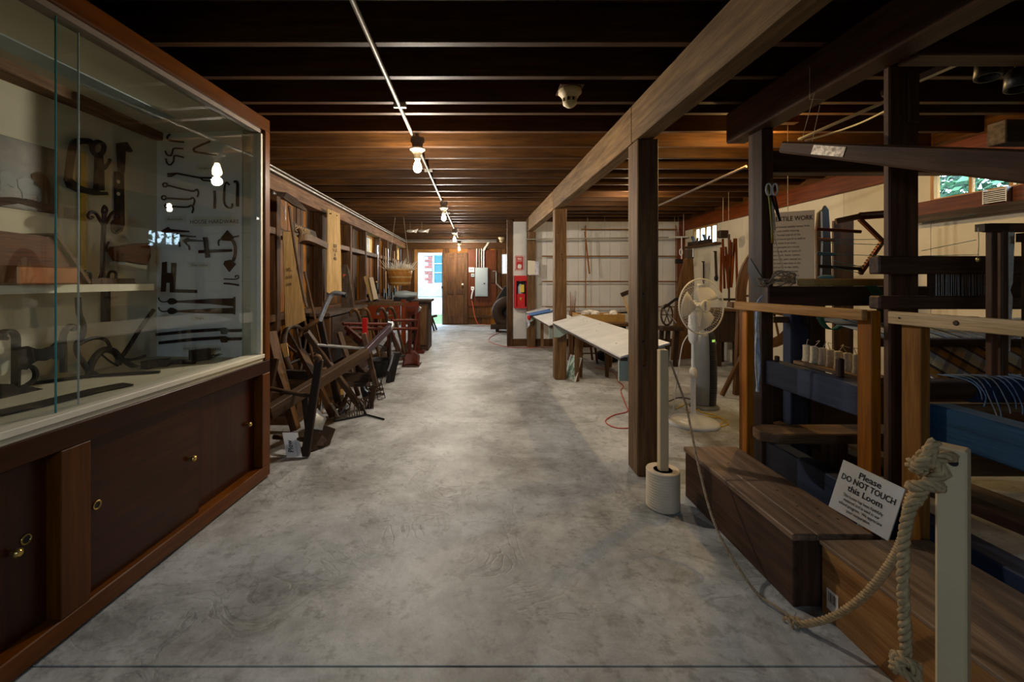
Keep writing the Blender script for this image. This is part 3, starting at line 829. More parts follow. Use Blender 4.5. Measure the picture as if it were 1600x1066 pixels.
def flat_iron(name, label, cat, outline, plane, n, th=.014, off=.004, mat='iron', group=None, holes=()):
    o = MB().prism([plane(x, y, off) for x, y in outline], V(n) * th).build(name, mat, label=label, cat=cat, group=group)
    return o
def bent_iron(name, label, cat, path, plane, r, off=.012, mat='iron', group=None, n=26, smooth=True):
    pts = [plane(x, y, off) for x, y in path]
    if smooth: pts = curve_pts(pts, n)
    return MB().tube(pts, r, 7).build(name, mat, label=label, cat=cat, group=group)
# big strap hinge bracket
br = thing('iron_bracket', 'large black iron bracket with curled arms on the case back wall', 'ironwork', BK(125, 290))
G = 'irons on the back wall of the case'; br['group'] = G
MB().sweep(curve_pts([BK(x, y, .03) for x, y in ((106, 284), (110, 250), (114, 228), (122, 221), (138, 221), (145, 226))], 24), .03, .016, CN).build('left_arm', 'iron', br)
MB().prism([BK(x, y, .01) for x, y in ((100, 283), (106, 280), (115, 289), (125, 293), (143, 296), (150, 300), (160, 300), (162, 305), (145, 305), (120, 300), (104, 293))], CN * .03).build('foot', 'iron', br)
MB().prism([BK(x, y, .012) for x, y in ((147, 240), (153, 238), (155, 262), (156, 298), (145, 298), (147, 265))], CN * .03).build('stem', 'iron', br)
MB().tube(curve_pts([BK(x, y, .03) for x, y in ((150, 243), (144, 234), (147, 224), (155, 222), (162, 227), (161, 237), (154, 245))], 24), .012, 7).build('top_ring', 'iron', br)
MB().tube(curve_pts([BK(x, y, .03) for x, y in ((154, 266), (163, 263), (169, 255), (172, 249))], 12), .009, 7).build('hook', 'iron', br)
tr = thing('iron_trammel', 'tall black iron trammel bar with holes on the case back wall', 'ironwork', BK(185, 290), group=G)
MB().prism([BK(x, y, .012) for x, y in ((181, 224), (194, 222), (203, 236), (200, 238), (192, 234), (190, 270), (184, 270))], CN * .02).build('hooked_bar', 'iron', tr)
MB().prism([BK(x, y, .006) for x, y in ((178, 268), (191, 268), (192, 352), (188, 362), (178, 362))], CN * .012).build('notched_plate', 'iron', tr)
for y in (284, 303, 338): MB().lathe(BK(185, y, .018), CN, [(-.001, .011), (.001, .011)], 10).build('hole', 'cream', tr)
MB().tube(curve_pts([BK(x, y, .02) for x, y in ((190, 358), (182, 364), (176, 360), (175, 350), (178, 345))], 12), .008, 6).build('end_hook', 'iron', tr)

# --- shelf things
def BKs(px, py, off): return RP(px, py, PB0 + CN * off, CN)
cs = thing('candle_stand', 'black wrought iron candle stand with curled arms on the case shelf', 'candle stand', V((BKs(160, 440, .15).x, BKs(160, 440, .15).y, 1.23)))
pl = lambda x, y: BKs(x, y, .15)
MB().tube([pl(160.5, 434), pl(160, 400), pl(163, 330)], .011, 7).build('stem', 'iron', cs)
for s in (-1, 1):
    MB().tube(curve_pts([pl(162 + s * x, y) for x, y in ((0, 354), (6, 344), (12, 334), (19, 331), (24, 336), (22, 341), (17, 339))], 30), .008, 7).build('arm', 'iron', cs)
    MB().tube(curve_pts([pl(160.5 + s * x, y) for x, y in ((0, 420), (3, 432), (7, 438))], 8), .008, 7).build('leg', 'iron', cs)
    MB().tube(curve_pts([pl(155 + s * 20 + x, y) for x, y in ((-6, 437), (-5, 428), (0, 424), (6, 427), (6, 437))], 16), .007, 7).build('foot_loop', 'iron', cs)
MB().tube(curve_pts([pl(x, y) for x, y in ((163, 338), (160, 330), (163, 322), (167, 328), (163, 338))], 16), .007, 7).build('finial', 'iron', cs)
ty = BKs(160, 440, .15)
R0 = Quaternion((0, 0, 1), CA).to_matrix()
mb = MB(); A = BKs(125, 440, .15); B = BKs(194, 440, .15); A.z = B.z = 1.236
mb.bar(A, B, .13, .012); mb.bar(A + CN * .06 + V((0, 0, .012)), B + CN * .06 + V((0, 0, .012)), .006, .024); mb.bar(A - CN * .06 + V((0, 0, .012)), B - CN * .06 + V((0, 0, .012)), .006, .024)
mb.build('drip_tray', 'iron_rust', cs)
# slant box and copper box on the shelf
a, b = BKs(-60, 440, .14), BKs(70, 440, .14)
sl = thing('slant_box', 'dark brown slant-top wooden box on the case shelf', 'box', V((b.x, b.y, 1.231)))
u = (b - a).normalized(); u.z = 0; u.normalize()
prof = lambda o: [V((b.x, b.y, 0)) + u * t + CN * o + V((0, 0, z)) for t, z in ((-.62, 1.231), (.10, 1.231), (-.05, 1.44), (-.62, 1.46))]
MB().prism(prof(-.10), CN * .19).build('box_body', 'redbrown', sl)
e = V((b.x, b.y, 0))
MB().bar(e + u * .115 + CN * -.005 + V((0, 0, 1.236)), e + u * -.04 + CN * -.005 + V((0, 0, 1.455)), .22, .014, up=CN.cross(u)).build('slant_lid', 'tool_mid', sl)
mb = MB(); mb.bar(e + u * -.27 + CN * .15 + V((0, 0, 1.27)), e + u * -.03 + CN * .15 + V((0, 0, 1.27)), .1, .075)
mb.build('copper_box', 'copper', bevel=.006, label='low mottled copper-coloured box in front of the slant box on the case shelf', cat='box')
# wooden sconce on the end wall corner
wsc = thing('wooden_pulley', 'reddish wooden block with pale rim hanging in the rear corner of the case', 'pulley', BK(190, 400))
mb = MB().prism([BK(x, y, .02) for x, y in ((170, 386), (212, 380), (214, 400), (208, 414), (176, 408), (168, 396))], CN * .09); mb.build('block', 'redbrown', wsc)
MB().prism([BK(x, y, .03) for x, y in ((172, 410), (208, 416), (206, 421), (172, 414))], CN * .09).build('rim', 'cream_trim', wsc)
MB().tube([BK(168, 394, .06), BK(166, 386, .06), BK(170, 378, .06)], .006, 6).build('hook', 'iron', wsc)

# --- floor of the case: andirons, crane, tools (display floor z = .765)
ZF = .766
def DF(px, py): return RP(px, py, (0, 0, ZF), (0, 0, 1))
an = thing('andiron_pair', 'black wrought iron andirons joined by a shaped bar on the case floor', 'andirons', DF(60, 612))
def AN(x, y, d=0): return RP(x, y, DF(30, 614) + CN * d, CN)
def strap(name, pts, w, h, par, d=0, mat='iron', n=20): return MB().sweep(curve_pts([AN(x, y, d) for x, y in pts], n), w, h, CN).build(name, mat, par)
strap('left_post', ((24, 614), (25, 580), (25, 540), (24, 524), (16, 517), (6, 518), (3, 526), (8, 530)), .012, .034, an)
strap('right_post', ((99, 582), (99, 545), (98, 528), (104, 514), (112, 508), (116, 512), (112, 517)), .012, .03, an)
MB().prism([AN(x, y, .0) for x, y in ((28, 543), (40, 541), (52, 545), (66, 545), (78, 541), (86, 534), (94, 532), (98, 540), (96, 560), (88, 562), (78, 560), (66, 564), (54, 564), (44, 570), (38, 578), (28, 576))], CN * .014).build('shaped_bar', 'iron', an)
strap('scroll', ((28, 577), (46, 572), (55, 580), (54, 592), (42, 602), (28, 606)), .012, .02, an, .02)
MB().prism([AN(x, y, .0) for x, y in ((-8, 600), (10, 600), (22, 606), (40, 604), (60, 608), (64, 614), (58, 622), (20, 624), (-8, 626))], CN * .03).build('base', 'iron', an)
mb = MB().bar(DF(80, 584), DF(115, 584), .03, .012); mb.build('foot', 'iron', an)
cr = thing('fireplace_crane', 'curving black iron fireplace crane with scrolls on the case floor', 'ironwork', DF(140, 592))
def CRN(x, y, d=0): return RP(x, y, DF(140, 590) + CN * d, CN)
def tb(name, pts, r, par, d=0, n=24): return MB().tube(curve_pts([CRN(x, y, d) for x, y in pts], n), r, 7).build(name, 'iron', par)
tb('tall_scroll', ((122, 465), (124, 490), (131, 510), (127, 530), (120, 537), (121, 552), (128, 564), (137, 578)), .013, cr)
tb('upper_bow', ((121, 540), (135, 532), (152, 528), (166, 532), (173, 545)), .009, cr)
tb('arch', ((139, 585), (141, 572), (150, 556), (163, 547), (177, 549), (186, 560), (184, 570)), .017, cr)
tb('long_prop', ((184, 566), (200, 544), (220, 512), (240, 484)), .012, cr)
tb('tail', ((184, 560), (200, 562), (215, 560), (227, 556)), .008, cr)
tb('front_leg', ((182, 556), (200, 568), (213, 574), (222, 576)), .014, cr)
tb('brace', ((160, 555), (172, 565), (184, 572)), .005, cr)
tb('foot', ((137, 575), (139, 584), (138, 592)), .014, cr)
tb('foot_spur', ((138, 580), (146, 582), (152, 586)), .009, cr)
# tools lying flat on the case floor
FG = 'iron tools lying on the case floor'
for i, (nm, lb, pts, w, h) in enumerate((
    ('iron_poker', 'long thin iron poker lying across the case floor', ((40, 603), (138, 590), (250, 583)), .022, .012),
    ('iron_strap_tool', 'broad dark iron strap tool along the front edge of the case floor', ((-10, 650), (70, 632), (150, 612), (200, 602)), .085, .008),
    ('iron_plane', 'dark curved iron tool at the right of the case floor below the white board', ((225, 577), (245, 573), (264, 572)), .05, .04),
    ('iron_rod', 'short dark iron rod ending near the corner of the case floor', ((255, 570), (280, 568), (303, 569)), .03, .02))):
    MB().sweep([DF(x, y) + V((0, 0, h / 2 + .001)) for x, y in pts], w, h).build(nm, 'iron', label=lb, cat='ironwork', group=FG)
lk = thing('iron_lock', 'black iron lock box with chain at the right end of the case floor', 'lock', DF(310, 565), group=FG)
A, B = DF(296, 566), DF(328, 562)
MB().bar(A + V((0, 0, .035)), B + V((0, 0, .035)), .03, .068, up=(0, 0, 1)).build('lock_box', 'iron', lk)
for k in range(6):
    c = DF(333 + k * 7, 560 - k * 1.3) + V((0, 0, .012 + .004 * (k % 2)))
    MB().tube([c + V((.017 * math.cos(t), .012 * math.sin(t), .006 * math.sin(t + k))) for t in [i * math.pi / 5 for i in range(10)]], .004, 5, closed=True).build('chain_link', 'iron_rust', lk)

# --- end wall: white board of house hardware
PE0 = CW(-.3, -.046, 1.4)
def EN(px, py, off=.0): return RP(px, py, PE0 - CY * (.012 + off), -CY)
a, b = EN(245, 205), EN(378, 212); zt = EN(312, 205).z; zb = EN(312, 562).z
hb = thing('hardware_board', 'white display board of old house hardware inside the case', 'display board', V((a.x, a.y, zb)))
MB().prism([V((a.x, a.y, zb)), V((b.x, b.y, zb)), V((b.x, b.y, zt)), V((a.x, a.y, zt))], CY * .010).build('board', 'paper', hb)
EX = (b - a); EX.z = 0; EX.normalize()
def lab(px, py, w, h, s, size, name='label_card'):
    c = EN(px, py); u = EX * (w * c.y / FPX / 2); z = V((0, 0, h * c.y / FPX / 2))
    k = MB().prism([c - u - z, c + u - z, c + u + z, c - u + z], -CY * .0015).build(name, 'card', hb)
    text('lettering', s, size, c - z * .45 - CY * .0016, EX, (0, 0, 1), 'ink_brown', hb, align='CENTER', lift=.0005)
lab(335, 346, 70, 15, 'HOUSE HARDWARE', .036)
lab(326, 262, 40, 10, 'Hanging Hooks', .020)
lab(274, 342, 36, 9, 'Boot Hooks', .020)
lab(312, 414, 34, 8, 'Door Latches', .019)
lab(312, 497, 28, 8, 'Hinges', .020)
lab(316, 545, 62, 11, 'WAGON HARDWARE', .026)
HG = 'old hardware mounted on the white board'
def hk(lb, path, r=.006, name='iron_hook', smooth=True):
    return bent_iron(name, lb, 'hardware', path, EN, r, off=.008, group=HG, smooth=smooth)
hk('small bent iron hook at the top left of the hardware board', ((287, 222), (264, 219), (262, 213), (266, 210)), .006)
hk('upper of two crank-shaped hooks on the hardware board', ((286, 232.5), (272, 232), (269, 238), (267, 243), (261, 242), (258, 236)), .005)
hk('lower of two crank-shaped hooks on the hardware board', ((287, 246), (273, 243.5), (271, 252), (266, 257.5), (261, 255), (259, 248)), .005)
hk('V-shaped iron clasp at the top right of the hardware board', ((328, 221), (305, 231), (303, 235), (308, 238), (340, 242)), .006, 'iron_clasp')
fk = thing('iron_fork', 'double-ended forked iron on the hardware board', 'hardware', EN(295, 274), group=HG)
MB().tube([EN(x, y, .008) for x, y in ((262, 272), (276, 271), (313, 278), (331, 278))], .006, 7).build('bar', 'iron', fk)
for p in (((276, 271), (268, 275), (262, 275.5)), ((313, 278), (317, 282), (332, 283))):
    MB().tube([EN(x, y, .008) for x, y in p], .005, 7).build('tine', 'iron', fk)
for i, (y0, y1, x1, lb) in enumerate(((289, 299, 307, 'top of three eye hooks on the hardware board'), (309, 312, 301, 'middle of three eye hooks on the hardware board'), (322, 324, 299, 'bottom of three eye hooks on the hardware board'))):
    x0 = (258, 256, 261)[i]
    t = thing('eye_hook', lb, 'hardware', EN(x0, y0), group=HG)
    MB().tube([EN(x0 + 3.6 * math.cos(k * math.pi / 5), y0 + 3.2 * math.sin(k * math.pi / 5), .008) for k in range(10)], .005, 6, closed=True).build('eye', 'iron', t)
    MB().tube(curve_pts([EN(x, y, .008) for x, y in ((x0 + 3, y0 + .5), (x1 - 8, y1 - .5), (x1, y1 - 3), (x1 + 3, y1 + 2), (x1 + 1, y1 + 9))], 16), .0055, 6).build('shank', 'iron', t)
hk('short straight iron pin on the hardware board', ((335, 298), (335.5, 312), (335, 326)), .007, 'iron_pin')
hk('C-shaped iron hook on the right of the hardware board', ((358, 289), (354, 285), (351, 292), (350, 315), (355, 324), (362, 324), (363, 318)), .006)
hk('thick straight hooked iron beside the C-shaped hook', ((366, 284), (371, 286), (371, 305), (371, 323)), .009)
for i, (x, y, lb) in enumerate(((258, 361, 'left of three barbed shutter hooks on the hardware board'), (274, 369, 'middle of three barbed shutter hooks on the hardware board'), (290, 376, 'right of three barbed shutter hooks on the hardware board'))):
    s = (1.0, .85, .75)[i]
    t = thing('shutter_hook', lb, 'hardware', EN(x, y), group=HG)
    MB().prism([EN(x + dx * s, y + dy * s, .004) for dx, dy in ((-5, 0), (6, -6), (9, -3), (38, 0), (38, 2), (8, 2), (-2, 4))], -CY * .01).build('spike', 'iron', t)
    MB().tube(curve_pts([EN(x + dx * s, y + dy * s, .008) for dx, dy in ((-3, 1), (2, 7), (7, 12), (8, 20))], 12), [.006] * 12 + [.003], 6).build('curl', 'iron', t)
t = thing('door_latch', 'cross-shaped iron door latch on the hardware board', 'hardware', EN(330, 390), group=HG)
MB().prism([EN(x, y, .004) for x, y in ((311, 391), (363, 389.5), (363, 393.5), (311, 396))], -CY * .008).build('bar', 'iron', t)
MB().prism([EN(x, y, .012) for x, y in ((318, 371), (324, 371), (328, 402), (322, 403))], -CY * .008).build('strap', 'iron', t)
t = thing('thumb_latch', 'spade-ended iron thumb latch on the right of the hardware board', 'hardware', EN(360, 390), group=HG)
MB().prism([EN(x, y, .004) for x, y in ((356, 360), (366, 371), (363, 377), (348, 376), (346, 372))], -CY * .008).build('upper_spade', 'iron', t)
MB().prism([EN(x, y, .004) for x, y in ((359, 425), (350, 413), (352, 408), (361, 406), (369, 413))], -CY * .008).build('lower_spade', 'iron', t)
MB().tube(curve_pts([EN(x, y, .012) for x, y in ((363, 376), (367, 384), (367, 398), (364, 408))], 12), .009, 7).build('grip', 'iron', t)
MB().tube(curve_pts([EN(x, y, .01) for x, y in ((373, 369), (362, 371), (345, 374), (341, 378), (342, 384))], 12), .005, 6).build('thumb_lever', 'iron', t)
flat_iron('hl_hinge', 'black H-L shaped iron hinge on the hardware board', 'hardware', ((254, 410), (261, 409), (261, 426), (268, 427), (268, 411), (276, 411), (274, 452), (308, 453), (308, 458), (266, 457), (266, 442), (260, 442), (259, 456), (252, 456)), EN, -CY, .005, .003, group=HG)
hk('small curled iron pin low on the right of the hardware board', ((350, 436), (366, 436.5), (372, 435), (372, 431), (368, 431), (368, 434)), .004, 'iron_pin')
hk('short iron wedge under the curled pin on the hardware board', ((350, 443), (362, 444), (373, 446)), .006, 'iron_wedge')
for y, lb in ((471, 'upper long iron strap hinge with leaf-shaped end on the hardware board'), (486, 'lower long iron strap hinge with leaf-shaped end on the hardware board')):
    t = thing('strap_hinge', lb, 'hardware', EN(300, y), group=HG)
    w = 8 if y < 480 else 4.5
    MB().prism([EN(x, yy, .003) for x, yy in ((261, y), (266, y - 5), (271, y - 5), (278, y - 1), (328, y - 4), (367, y - 5), (367, y + w), (330, y + 4), (278, y + 2), (271, y + 5), (266, y + 5))], -CY * .006).build('strap', 'iron', t)
    MB().tube(curve_pts([EN(x, yy, .007) for x, yy in ((262, y), (254, y + 1), (249, y - 2), (248, y - 6))], 12), .004, 6).build('curl', 'iron', t)
    MB().rod(EN(366, y - 7, .008), EN(366, y + w + 1, .008), .006).build('knuckle', 'iron', t)
for y, lb in ((521, 'upper long stepped iron bar of the wagon hardware'), (534, 'lower long stepped iron bar of the wagon hardware')):
    x0 = 245 if y < 530 else 250
    flat_iron('wagon_iron', lb, 'hardware', ((x0, y - .5), (300, y - 6), (352, y - 9), (356, y - 7), (356, y - 6.5), (378, y - 7), (378, y - 2.5), (356, y - 2), (355, y + 1), (347, y + 1), (346, y - 4), (300, y - 1), (x0, y + 4)), EN, -CY, .012, .003, group=HG)

# ================================================================== STEP BOXES, SIGN, ROPE STANCHIONS (right foreground)
bx = thing('wooden_step_box', 'long dark-stained wooden step box in front of the loom', 'box', (1.355, 2.09, 0))
MB().box(1.207, 1.232, 1.66, 2.52, 0, .258).build('front_board', 'box_dark', bx, bevel=.004)
MB().box(1.478, 1.503, 1.66, 2.52, 0, .258).build('back_board', 'box_dark', bx, bevel=.004)
MB().box(1.232, 1.478, 1.665, 1.69, 0, .258).build('end_board', 'box_dark', bx, bevel=.003)
MB().box(1.232, 1.478, 2.49, 2.515, 0, .258).build('end_board', 'box_dark', bx, bevel=.003)
MB().box(1.200, 1.292, 1.652, 2.528, .258, .285).build('top_plank', 'box_top', bx, bevel=.004)
MB().box(1.294, 1.508, 1.652, 2.528, .258, .284).build('top_plank', 'box_top', bx, bevel=.004)
for x, y in ((1.33, 2.3), (1.38, 2.0), (1.42, 1.95), (1.37, 1.86), (1.44, 1.84), (1.40, 1.78), (1.46, 1.76), (1.30, 2.12), (1.35, 1.73)):
    MB().lathe((x, y, .284), (0, 0, 1), [(-.001, random.uniform(.005, .011)), (.0006, .005)], 8).build('knot', 'ink_brown', bx)
pb = thing('plywood_box', 'low plywood step box nearest the camera beside the rope post', 'box', (1.5, 1.0, 0))
MB().box(1.296, 1.314, .40, 1.635, 0, .258).build('front_panel', 'ply', pb, bevel=.002)
MB().box(1.682, 1.70, .40, 1.635, 0, .258).build('back_panel', 'ply', pb, bevel=.002)
MB().box(1.314, 1.682, 1.617, 1.635, 0, .258).build('end_panel', 'ply', pb)
MB().box(1.314, 1.682, .40, .418, 0, .258).build('end_panel', 'ply', pb)
MB().box(1.290, 1.705, .395, 1.640, .258, .272).build('top_panel', 'ply_top', pb, bevel=.002)
MB().box(1.2945, 1.296, 1.56, 1.61, .04, .115).build('barcode_sticker', 'paper', pb)
for k in range(7):
    y = 1.568 + k * .0055
    MB().box(1.2938, 1.2945, y, y + (.0018, .003, .0012)[k % 3], .07, .105).build('barcode_bar', 'ink', pb)

# sign
SN = V((-.923, -.30, .242)).normalized(); SC0 = P(1354, 780, 1.715)
scn = [RP(x, y, SC0, SN) for x, y in ((1293, 792), (1388, 848), (1415, 763), (1318, 717))]
sg = thing('loom_notice', 'white notice board reading Please DO NOT TOUCH this Loom', 'sign', V((SC0.x, SC0.y, .285)))
sx = (scn[1] - scn[0]).normalized(); sy = SN.cross(sx).normalized()
c0 = sum(scn, V()) / 4; w2, h2 = .106, .103
rect = [c0 - sx * w2 - sy * h2, c0 + sx * w2 - sy * h2, c0 + sx * w2 + sy * h2, c0 - sx * w2 + sy * h2]
MB().prism(rect, -SN * .006).build('board', 'white_paint', sg)
def sline(s, size, v, bold=0, ws=1.0):
    text('lettering', s, size * .92, c0 + sy * v, sx, sy, 'ink', sg, align='CENTER', bold=bold, wscale=ws)
sline('Please', .038, .062, .0006, .9); sline('DO NOT TOUCH', .036, .030, .0007, .72); sline('this Loom', .037, -.004, .0006, .88)
for i, s in enumerate(('This Loom has been Faithfully', 'restored and is used in our', 'school program.  We appreciate', 'your cooperation.')):
    sline(s, .0185, -.030 - i * .0185, .0002, .68)
MB().bar(c0 - SN * .006 - sy * .1, c0 - SN * .06 + V((0, 0, -.10)) - sy * 0, .03, .004, up=SN).build('easel_back', 'paper', sg)

# stanchions: ribbed can + square post
def stanchion(x, y, lb, w, rot=0.0):
    s = thing('rope_stanchion', lb, 'stanchion', (x, y, 0), group='rope stanchions')
    prof = [(0, .080), (.004, .086)]
    for k in range(13):
        z = .012 + k * .0145
        prof += [(z, .088), (z + .004, .0862), (z + .010, .0862), (z + .0135, .088)]
    prof += [(.203, .088), (.21, .086), (.206, .080)]
    MB().lathe((x, y, 0), (0, 0, 1), prof, 28).build('ribbed_can', 'can', s)
    MB().lathe((x, y, .19), (0, 0, 1), [(0, .08), (.013, .081), (.016, .05)], 24).build('plaster_fill', 'box_top', s)
    MB().box(x - w / 2, x + w / 2, y - w * .45, y + w * .45, .20, .868, R=RZ(rot)).build('post', 'post_white', s, bevel=.004)
    return s
s1 = stanchion(1.026, 2.40, 'cream stanchion post in a ribbed can beside the nearest timber post', .048)
s2 = stanchion(1.094, 1.0, 'cream knotted-rope stanchion post in the right foreground', .050, math.radians(-57))
pn = RZ(math.radians(-57)) @ V((0, -1, 0)); pu = RZ(math.radians(-57)) @ V((1, 0, 0)); pf = V((1.094, 1.0, 0)) + pn * .0225
MB().lathe(pf + pu * .004 + V((0, 0, .838)), pn, [(-.002, .009), (.001, .009)], 14).build('rope_hole', 'black', s2)
for k in range(18):
    z = random.choice((.36, .42, .45, .52, .57, .58, .59)) + random.uniform(-.02, .02)
    MB().lathe(pf + pu * random.uniform(-.021, .021) + V((0, 0, z)), pn, [(-.001, random.choice((.0015, .002, .003, .005))), (.0004, .001)], 8).build('stain', 'smoke', s2)

# rope
rp = thing('barrier_rope', 'thick twisted manila rope sagging between the two cream stanchions', 'rope', (1.1, 1.6, 0))
hook = V((1.013, 2.39, .80))
near = V((1.075, .985, .835))
low = FL(1240, 975); low.z = .02
path = curve_pts([P(1072, 632, 2.33), P(1093, 735, 2.12), P(1118, 822, 1.92), P(1160, 897, 1.76), P(1205, 952, 1.66), P(1240, 978, 1.585)], 40)
for p in path: p.z = max(p.z, .016)
far = [hook + V((.04, -.02, .01)), P(1060, 600, 2.36)] + path
rope_mesh(MB(), far, .0065, .035, step=.2).build('thin_rope', 'rope_dark', rp)
p2 = curve_pts([P(1240, 978, 1.575), P(1290, 968, 1.50), P(1340, 940, 1.39), P(1385, 890, 1.27), P(1412, 840, 1.16), P(1421, 790, 1.06), P(1432, 765, 1.02)], 60)
for p in p2: p.z = max(p.z, .018)
rope_mesh(MB(), p2, .0125, .05, step=.12).build('thick_rope', 'rope', rp)
# low splice
def torus_pts(c, r, ax, n=14, squash=1.0, ph=0):
    ax = V(ax).normalized(); u = ax.orthogonal().normalized(); w = ax.cross(u)
    return [c + (u * math.cos(t + ph) + w * math.sin(t + ph) * squash) * r for t in [2 * math.pi * i / n for i in range(n)]]
mb = MB()
for dx in (-.02, 0, .02): rope_mesh(mb, torus_pts(P(1240, 976, 1.578) + V((dx, 0, .004)), .017, (1, .3, .1)) , .006, .03, step=.25)
mb.build('splice', 'rope', rp)
# tail hanging from the knot
t2 = curve_pts([P(1436, 770, 1.0), P(1424, 790, .99), P(1414, 830, .99), P(1411, 900, .98), P(1413, 965, .98), P(1416, 1030, .98)], 40)
rope_mesh(MB(), t2, .0125, .05, step=.12).build('rope_tail', 'rope', rp)
mb = MB(); c = P(1415, 1042, .98)
for ax, ph in (((1, .2, .3), 0), ((.2, 1, .5), .5), ((.4, -.5, 1), 1.0)): rope_mesh(mb, torus_pts(c, .022, ax, 16), .011, .045, step=.2)
mb.build('tail_knot', 'rope', rp)
t3 = curve_pts([P(1430, 785, .99), P(1440, 770, .985), P(1446, 750, .98), P(1444, 735, .975)], 16)
rope_mesh(MB(), t3, .0125, .05, step=.12).build('loop_leg', 'rope', rp)
mb = MB(); c = P(1446, 757, .97)
rope_mesh(mb, torus_pts(c + V((0, 0, -.005)), .024, (0.1, .5, 1), 16), .0125, .05, step=.2)
rope_mesh(mb, torus_pts(c + V((.005, 0, .035)), .026, (0.6, .5, .7), 16), .0125, .05, step=.2)
rope_mesh(mb, torus_pts(c + V((-.004, 0, .06)), .024, (-.6, .6, .5), 16), .0125, .05, step=.2)
rope_mesh(mb, curve_pts([c + V((-.02, -.01, .0)), c + V((.012, -.02, .035)), c + V((-.012, -.02, .07)), c + V((.01, -.01, .10))], 16), .0125, .05, step=.2)
mb.build('knot', 'rope', rp)
t4 = curve_pts([c + V((.005, -.005, .075)), P(1454, 728, .965), P(1464, 718, .955), P(1478, 714, .952), P(1489, 714, .985)], 24)
rope_mesh(MB(), t4, .0125, .05, step=.12).build('post_loop', 'rope', rp)

# ================================================================== GUARD RAILS
ra = thing('guard_rail', 'pine guard rail on reddish posts, the farther of two before the loom', 'railing', (1.6, 2.2, 0))
A = V((1.522, 2.56, 1.1025)); B = V((1.637, 1.835, 1.1025))
MB().bar(A, B, .028, .046).build('top_rail', 'pine', ra, bevel=.003)
MB().box(1.545, 1.585, 2.49, 2.565, 0, 1.118).build('post', 'fir', ra, bevel=.003)
MB().box(1.655, 1.697, 1.825, 1.895, 0, 1.122).build('post', 'fir', ra, bevel=.003)
MB().lathe(B + V((-.012, .03, .0)), (-1, -.1, 0), [(0, .004), (.003, .004)], 8).build('screw', 'iron', ra)
rb = thing('guard_rail', 'pale knotty guard rail nearest the camera before the loom', 'railing', (1.7, 1.4, 0))
A = V((1.688, 1.775, 1.099)); B = V((1.74, .62, 1.099))
MB().bar(A, B, .028, .050).build('top_rail', 'pine_light', rb, bevel=.003)
MB().box(1.706, 1.744, 1.672, 1.75, 0, 1.074).build('post', 'fir2', rb, bevel=.003)
MB().box(1.745, 1.783, .65, .73, 0, 1.074).build('post', 'fir2', rb, bevel=.003)
MB().lathe((1.675, 1.725, 1.10), (-1, 0, 0), [(0, .004), (.0015, .004)], 8).build('screw', 'iron', rb)
MB().lathe((1.683, 1.53, 1.099), (-1, -.05, 0), [(-.002, .010), (.0015, .008)], 10).build('knot', 'ink_brown', rb)
MB().bar((1.6945, 1.345, 1.10), (1.6965, 1.285, 1.10), .001, .034, up=(0, 0, 1)).build('worn_print', 'paper_tan', rb)

# ================================================================== THE LOOM
lo = thing('barn_loom', 'big old dark timber barn loom behind the guard rails', 'loom', (2.2, 2.2, 0))
def lp(name, mat, *a, bevel=.006, par=None): return MB().box(*a).build(name, mat, par or lo, bevel=bevel)
lp('corner_post', 'loom', 1.745, 1.815, 2.66, 2.80, 0, 2.18)
LP2 = lp('corner_post', 'loom_brown', 1.788, 1.918, 1.885, 1.918, 0, 2.18)
lp('tenon_cap', 'loom', 1.86, 1.912, 1.874, 1.885, 1.93, 2.16, par=LP2)
MB().bar((1.765, 2.97, 2.282), (1.70, .3, 2.282), .13, .205).build('top_side_beam', 'loom', lo, bevel=.008)
lp('corner_post', 'loom', 3.30, 3.42, 1.5, 1.62, 0, 2.21)
lp('top_cross_beam', 'loom', 1.90, 3.42, 1.86, 1.97, 2.215, 2.345)
lp('rear_cross_beam', 'loom', 1.82, 3.42, 2.68, 2.78, 1.915, 2.05)
lp('side_rail', 'loom_blue', 1.76, 1.84, 1.99, 2.655, .618, .765)
sr = lp('side_rail', 'loom_blue2', 1.76, 1.85, .70, 1.70, .632, .770)
lp('base_beam', 'loom_blue', 1.76, 1.87, .55, 1.88, .14, .295)
lp('base_beam', 'loom_blue', 1.76, 1.85, 1.99, 2.655, .10, .275)
for y in (.8, 1.6, 2.3): lp('base_foot', 'loom', 1.77, 1.84, y, y + .1, 0, .14 if y < 2 else .10)
lp('breast_beam', 'loom', 1.648, 2.9, 2.46, 2.60, 1.105, 1.215)
MB().prism([(1.742, y, z) for y, z in ((2.795, 1.38), (2.775, 1.39), (2.61, 1.21), (2.61, 1.14), (2.66, 1.14), (2.80, 1.30))], (.006, 0, 0)).build('corner_brace', 'iron', lo)
# uprights standing on the side rail
for x0, x1, mt in ((2.05, 2.165, 'loom_blue'), (2.18, 2.28, 'loom')):
    lp('upright', mt, x0, x1, 2.84, 2.92, .0, 1.10)
MB().bar((2.10, 2.835, 1.07), (2.145, 2.835, .95), .025, .006, up=(0, 1, 0)).build('iron_strap', 'iron', lo)
MB().box(1.95, 3.3, 2.86, 2.9, .97, 1.01).build('tie_board', 'plank_bench', lo)
lp('peg', 'loom', 1.78, 1.80, 2.58, 2.61, .765, .80); lp('peg', 'loom', 1.80, 1.83, 2.16, 2.19, .765, .86)
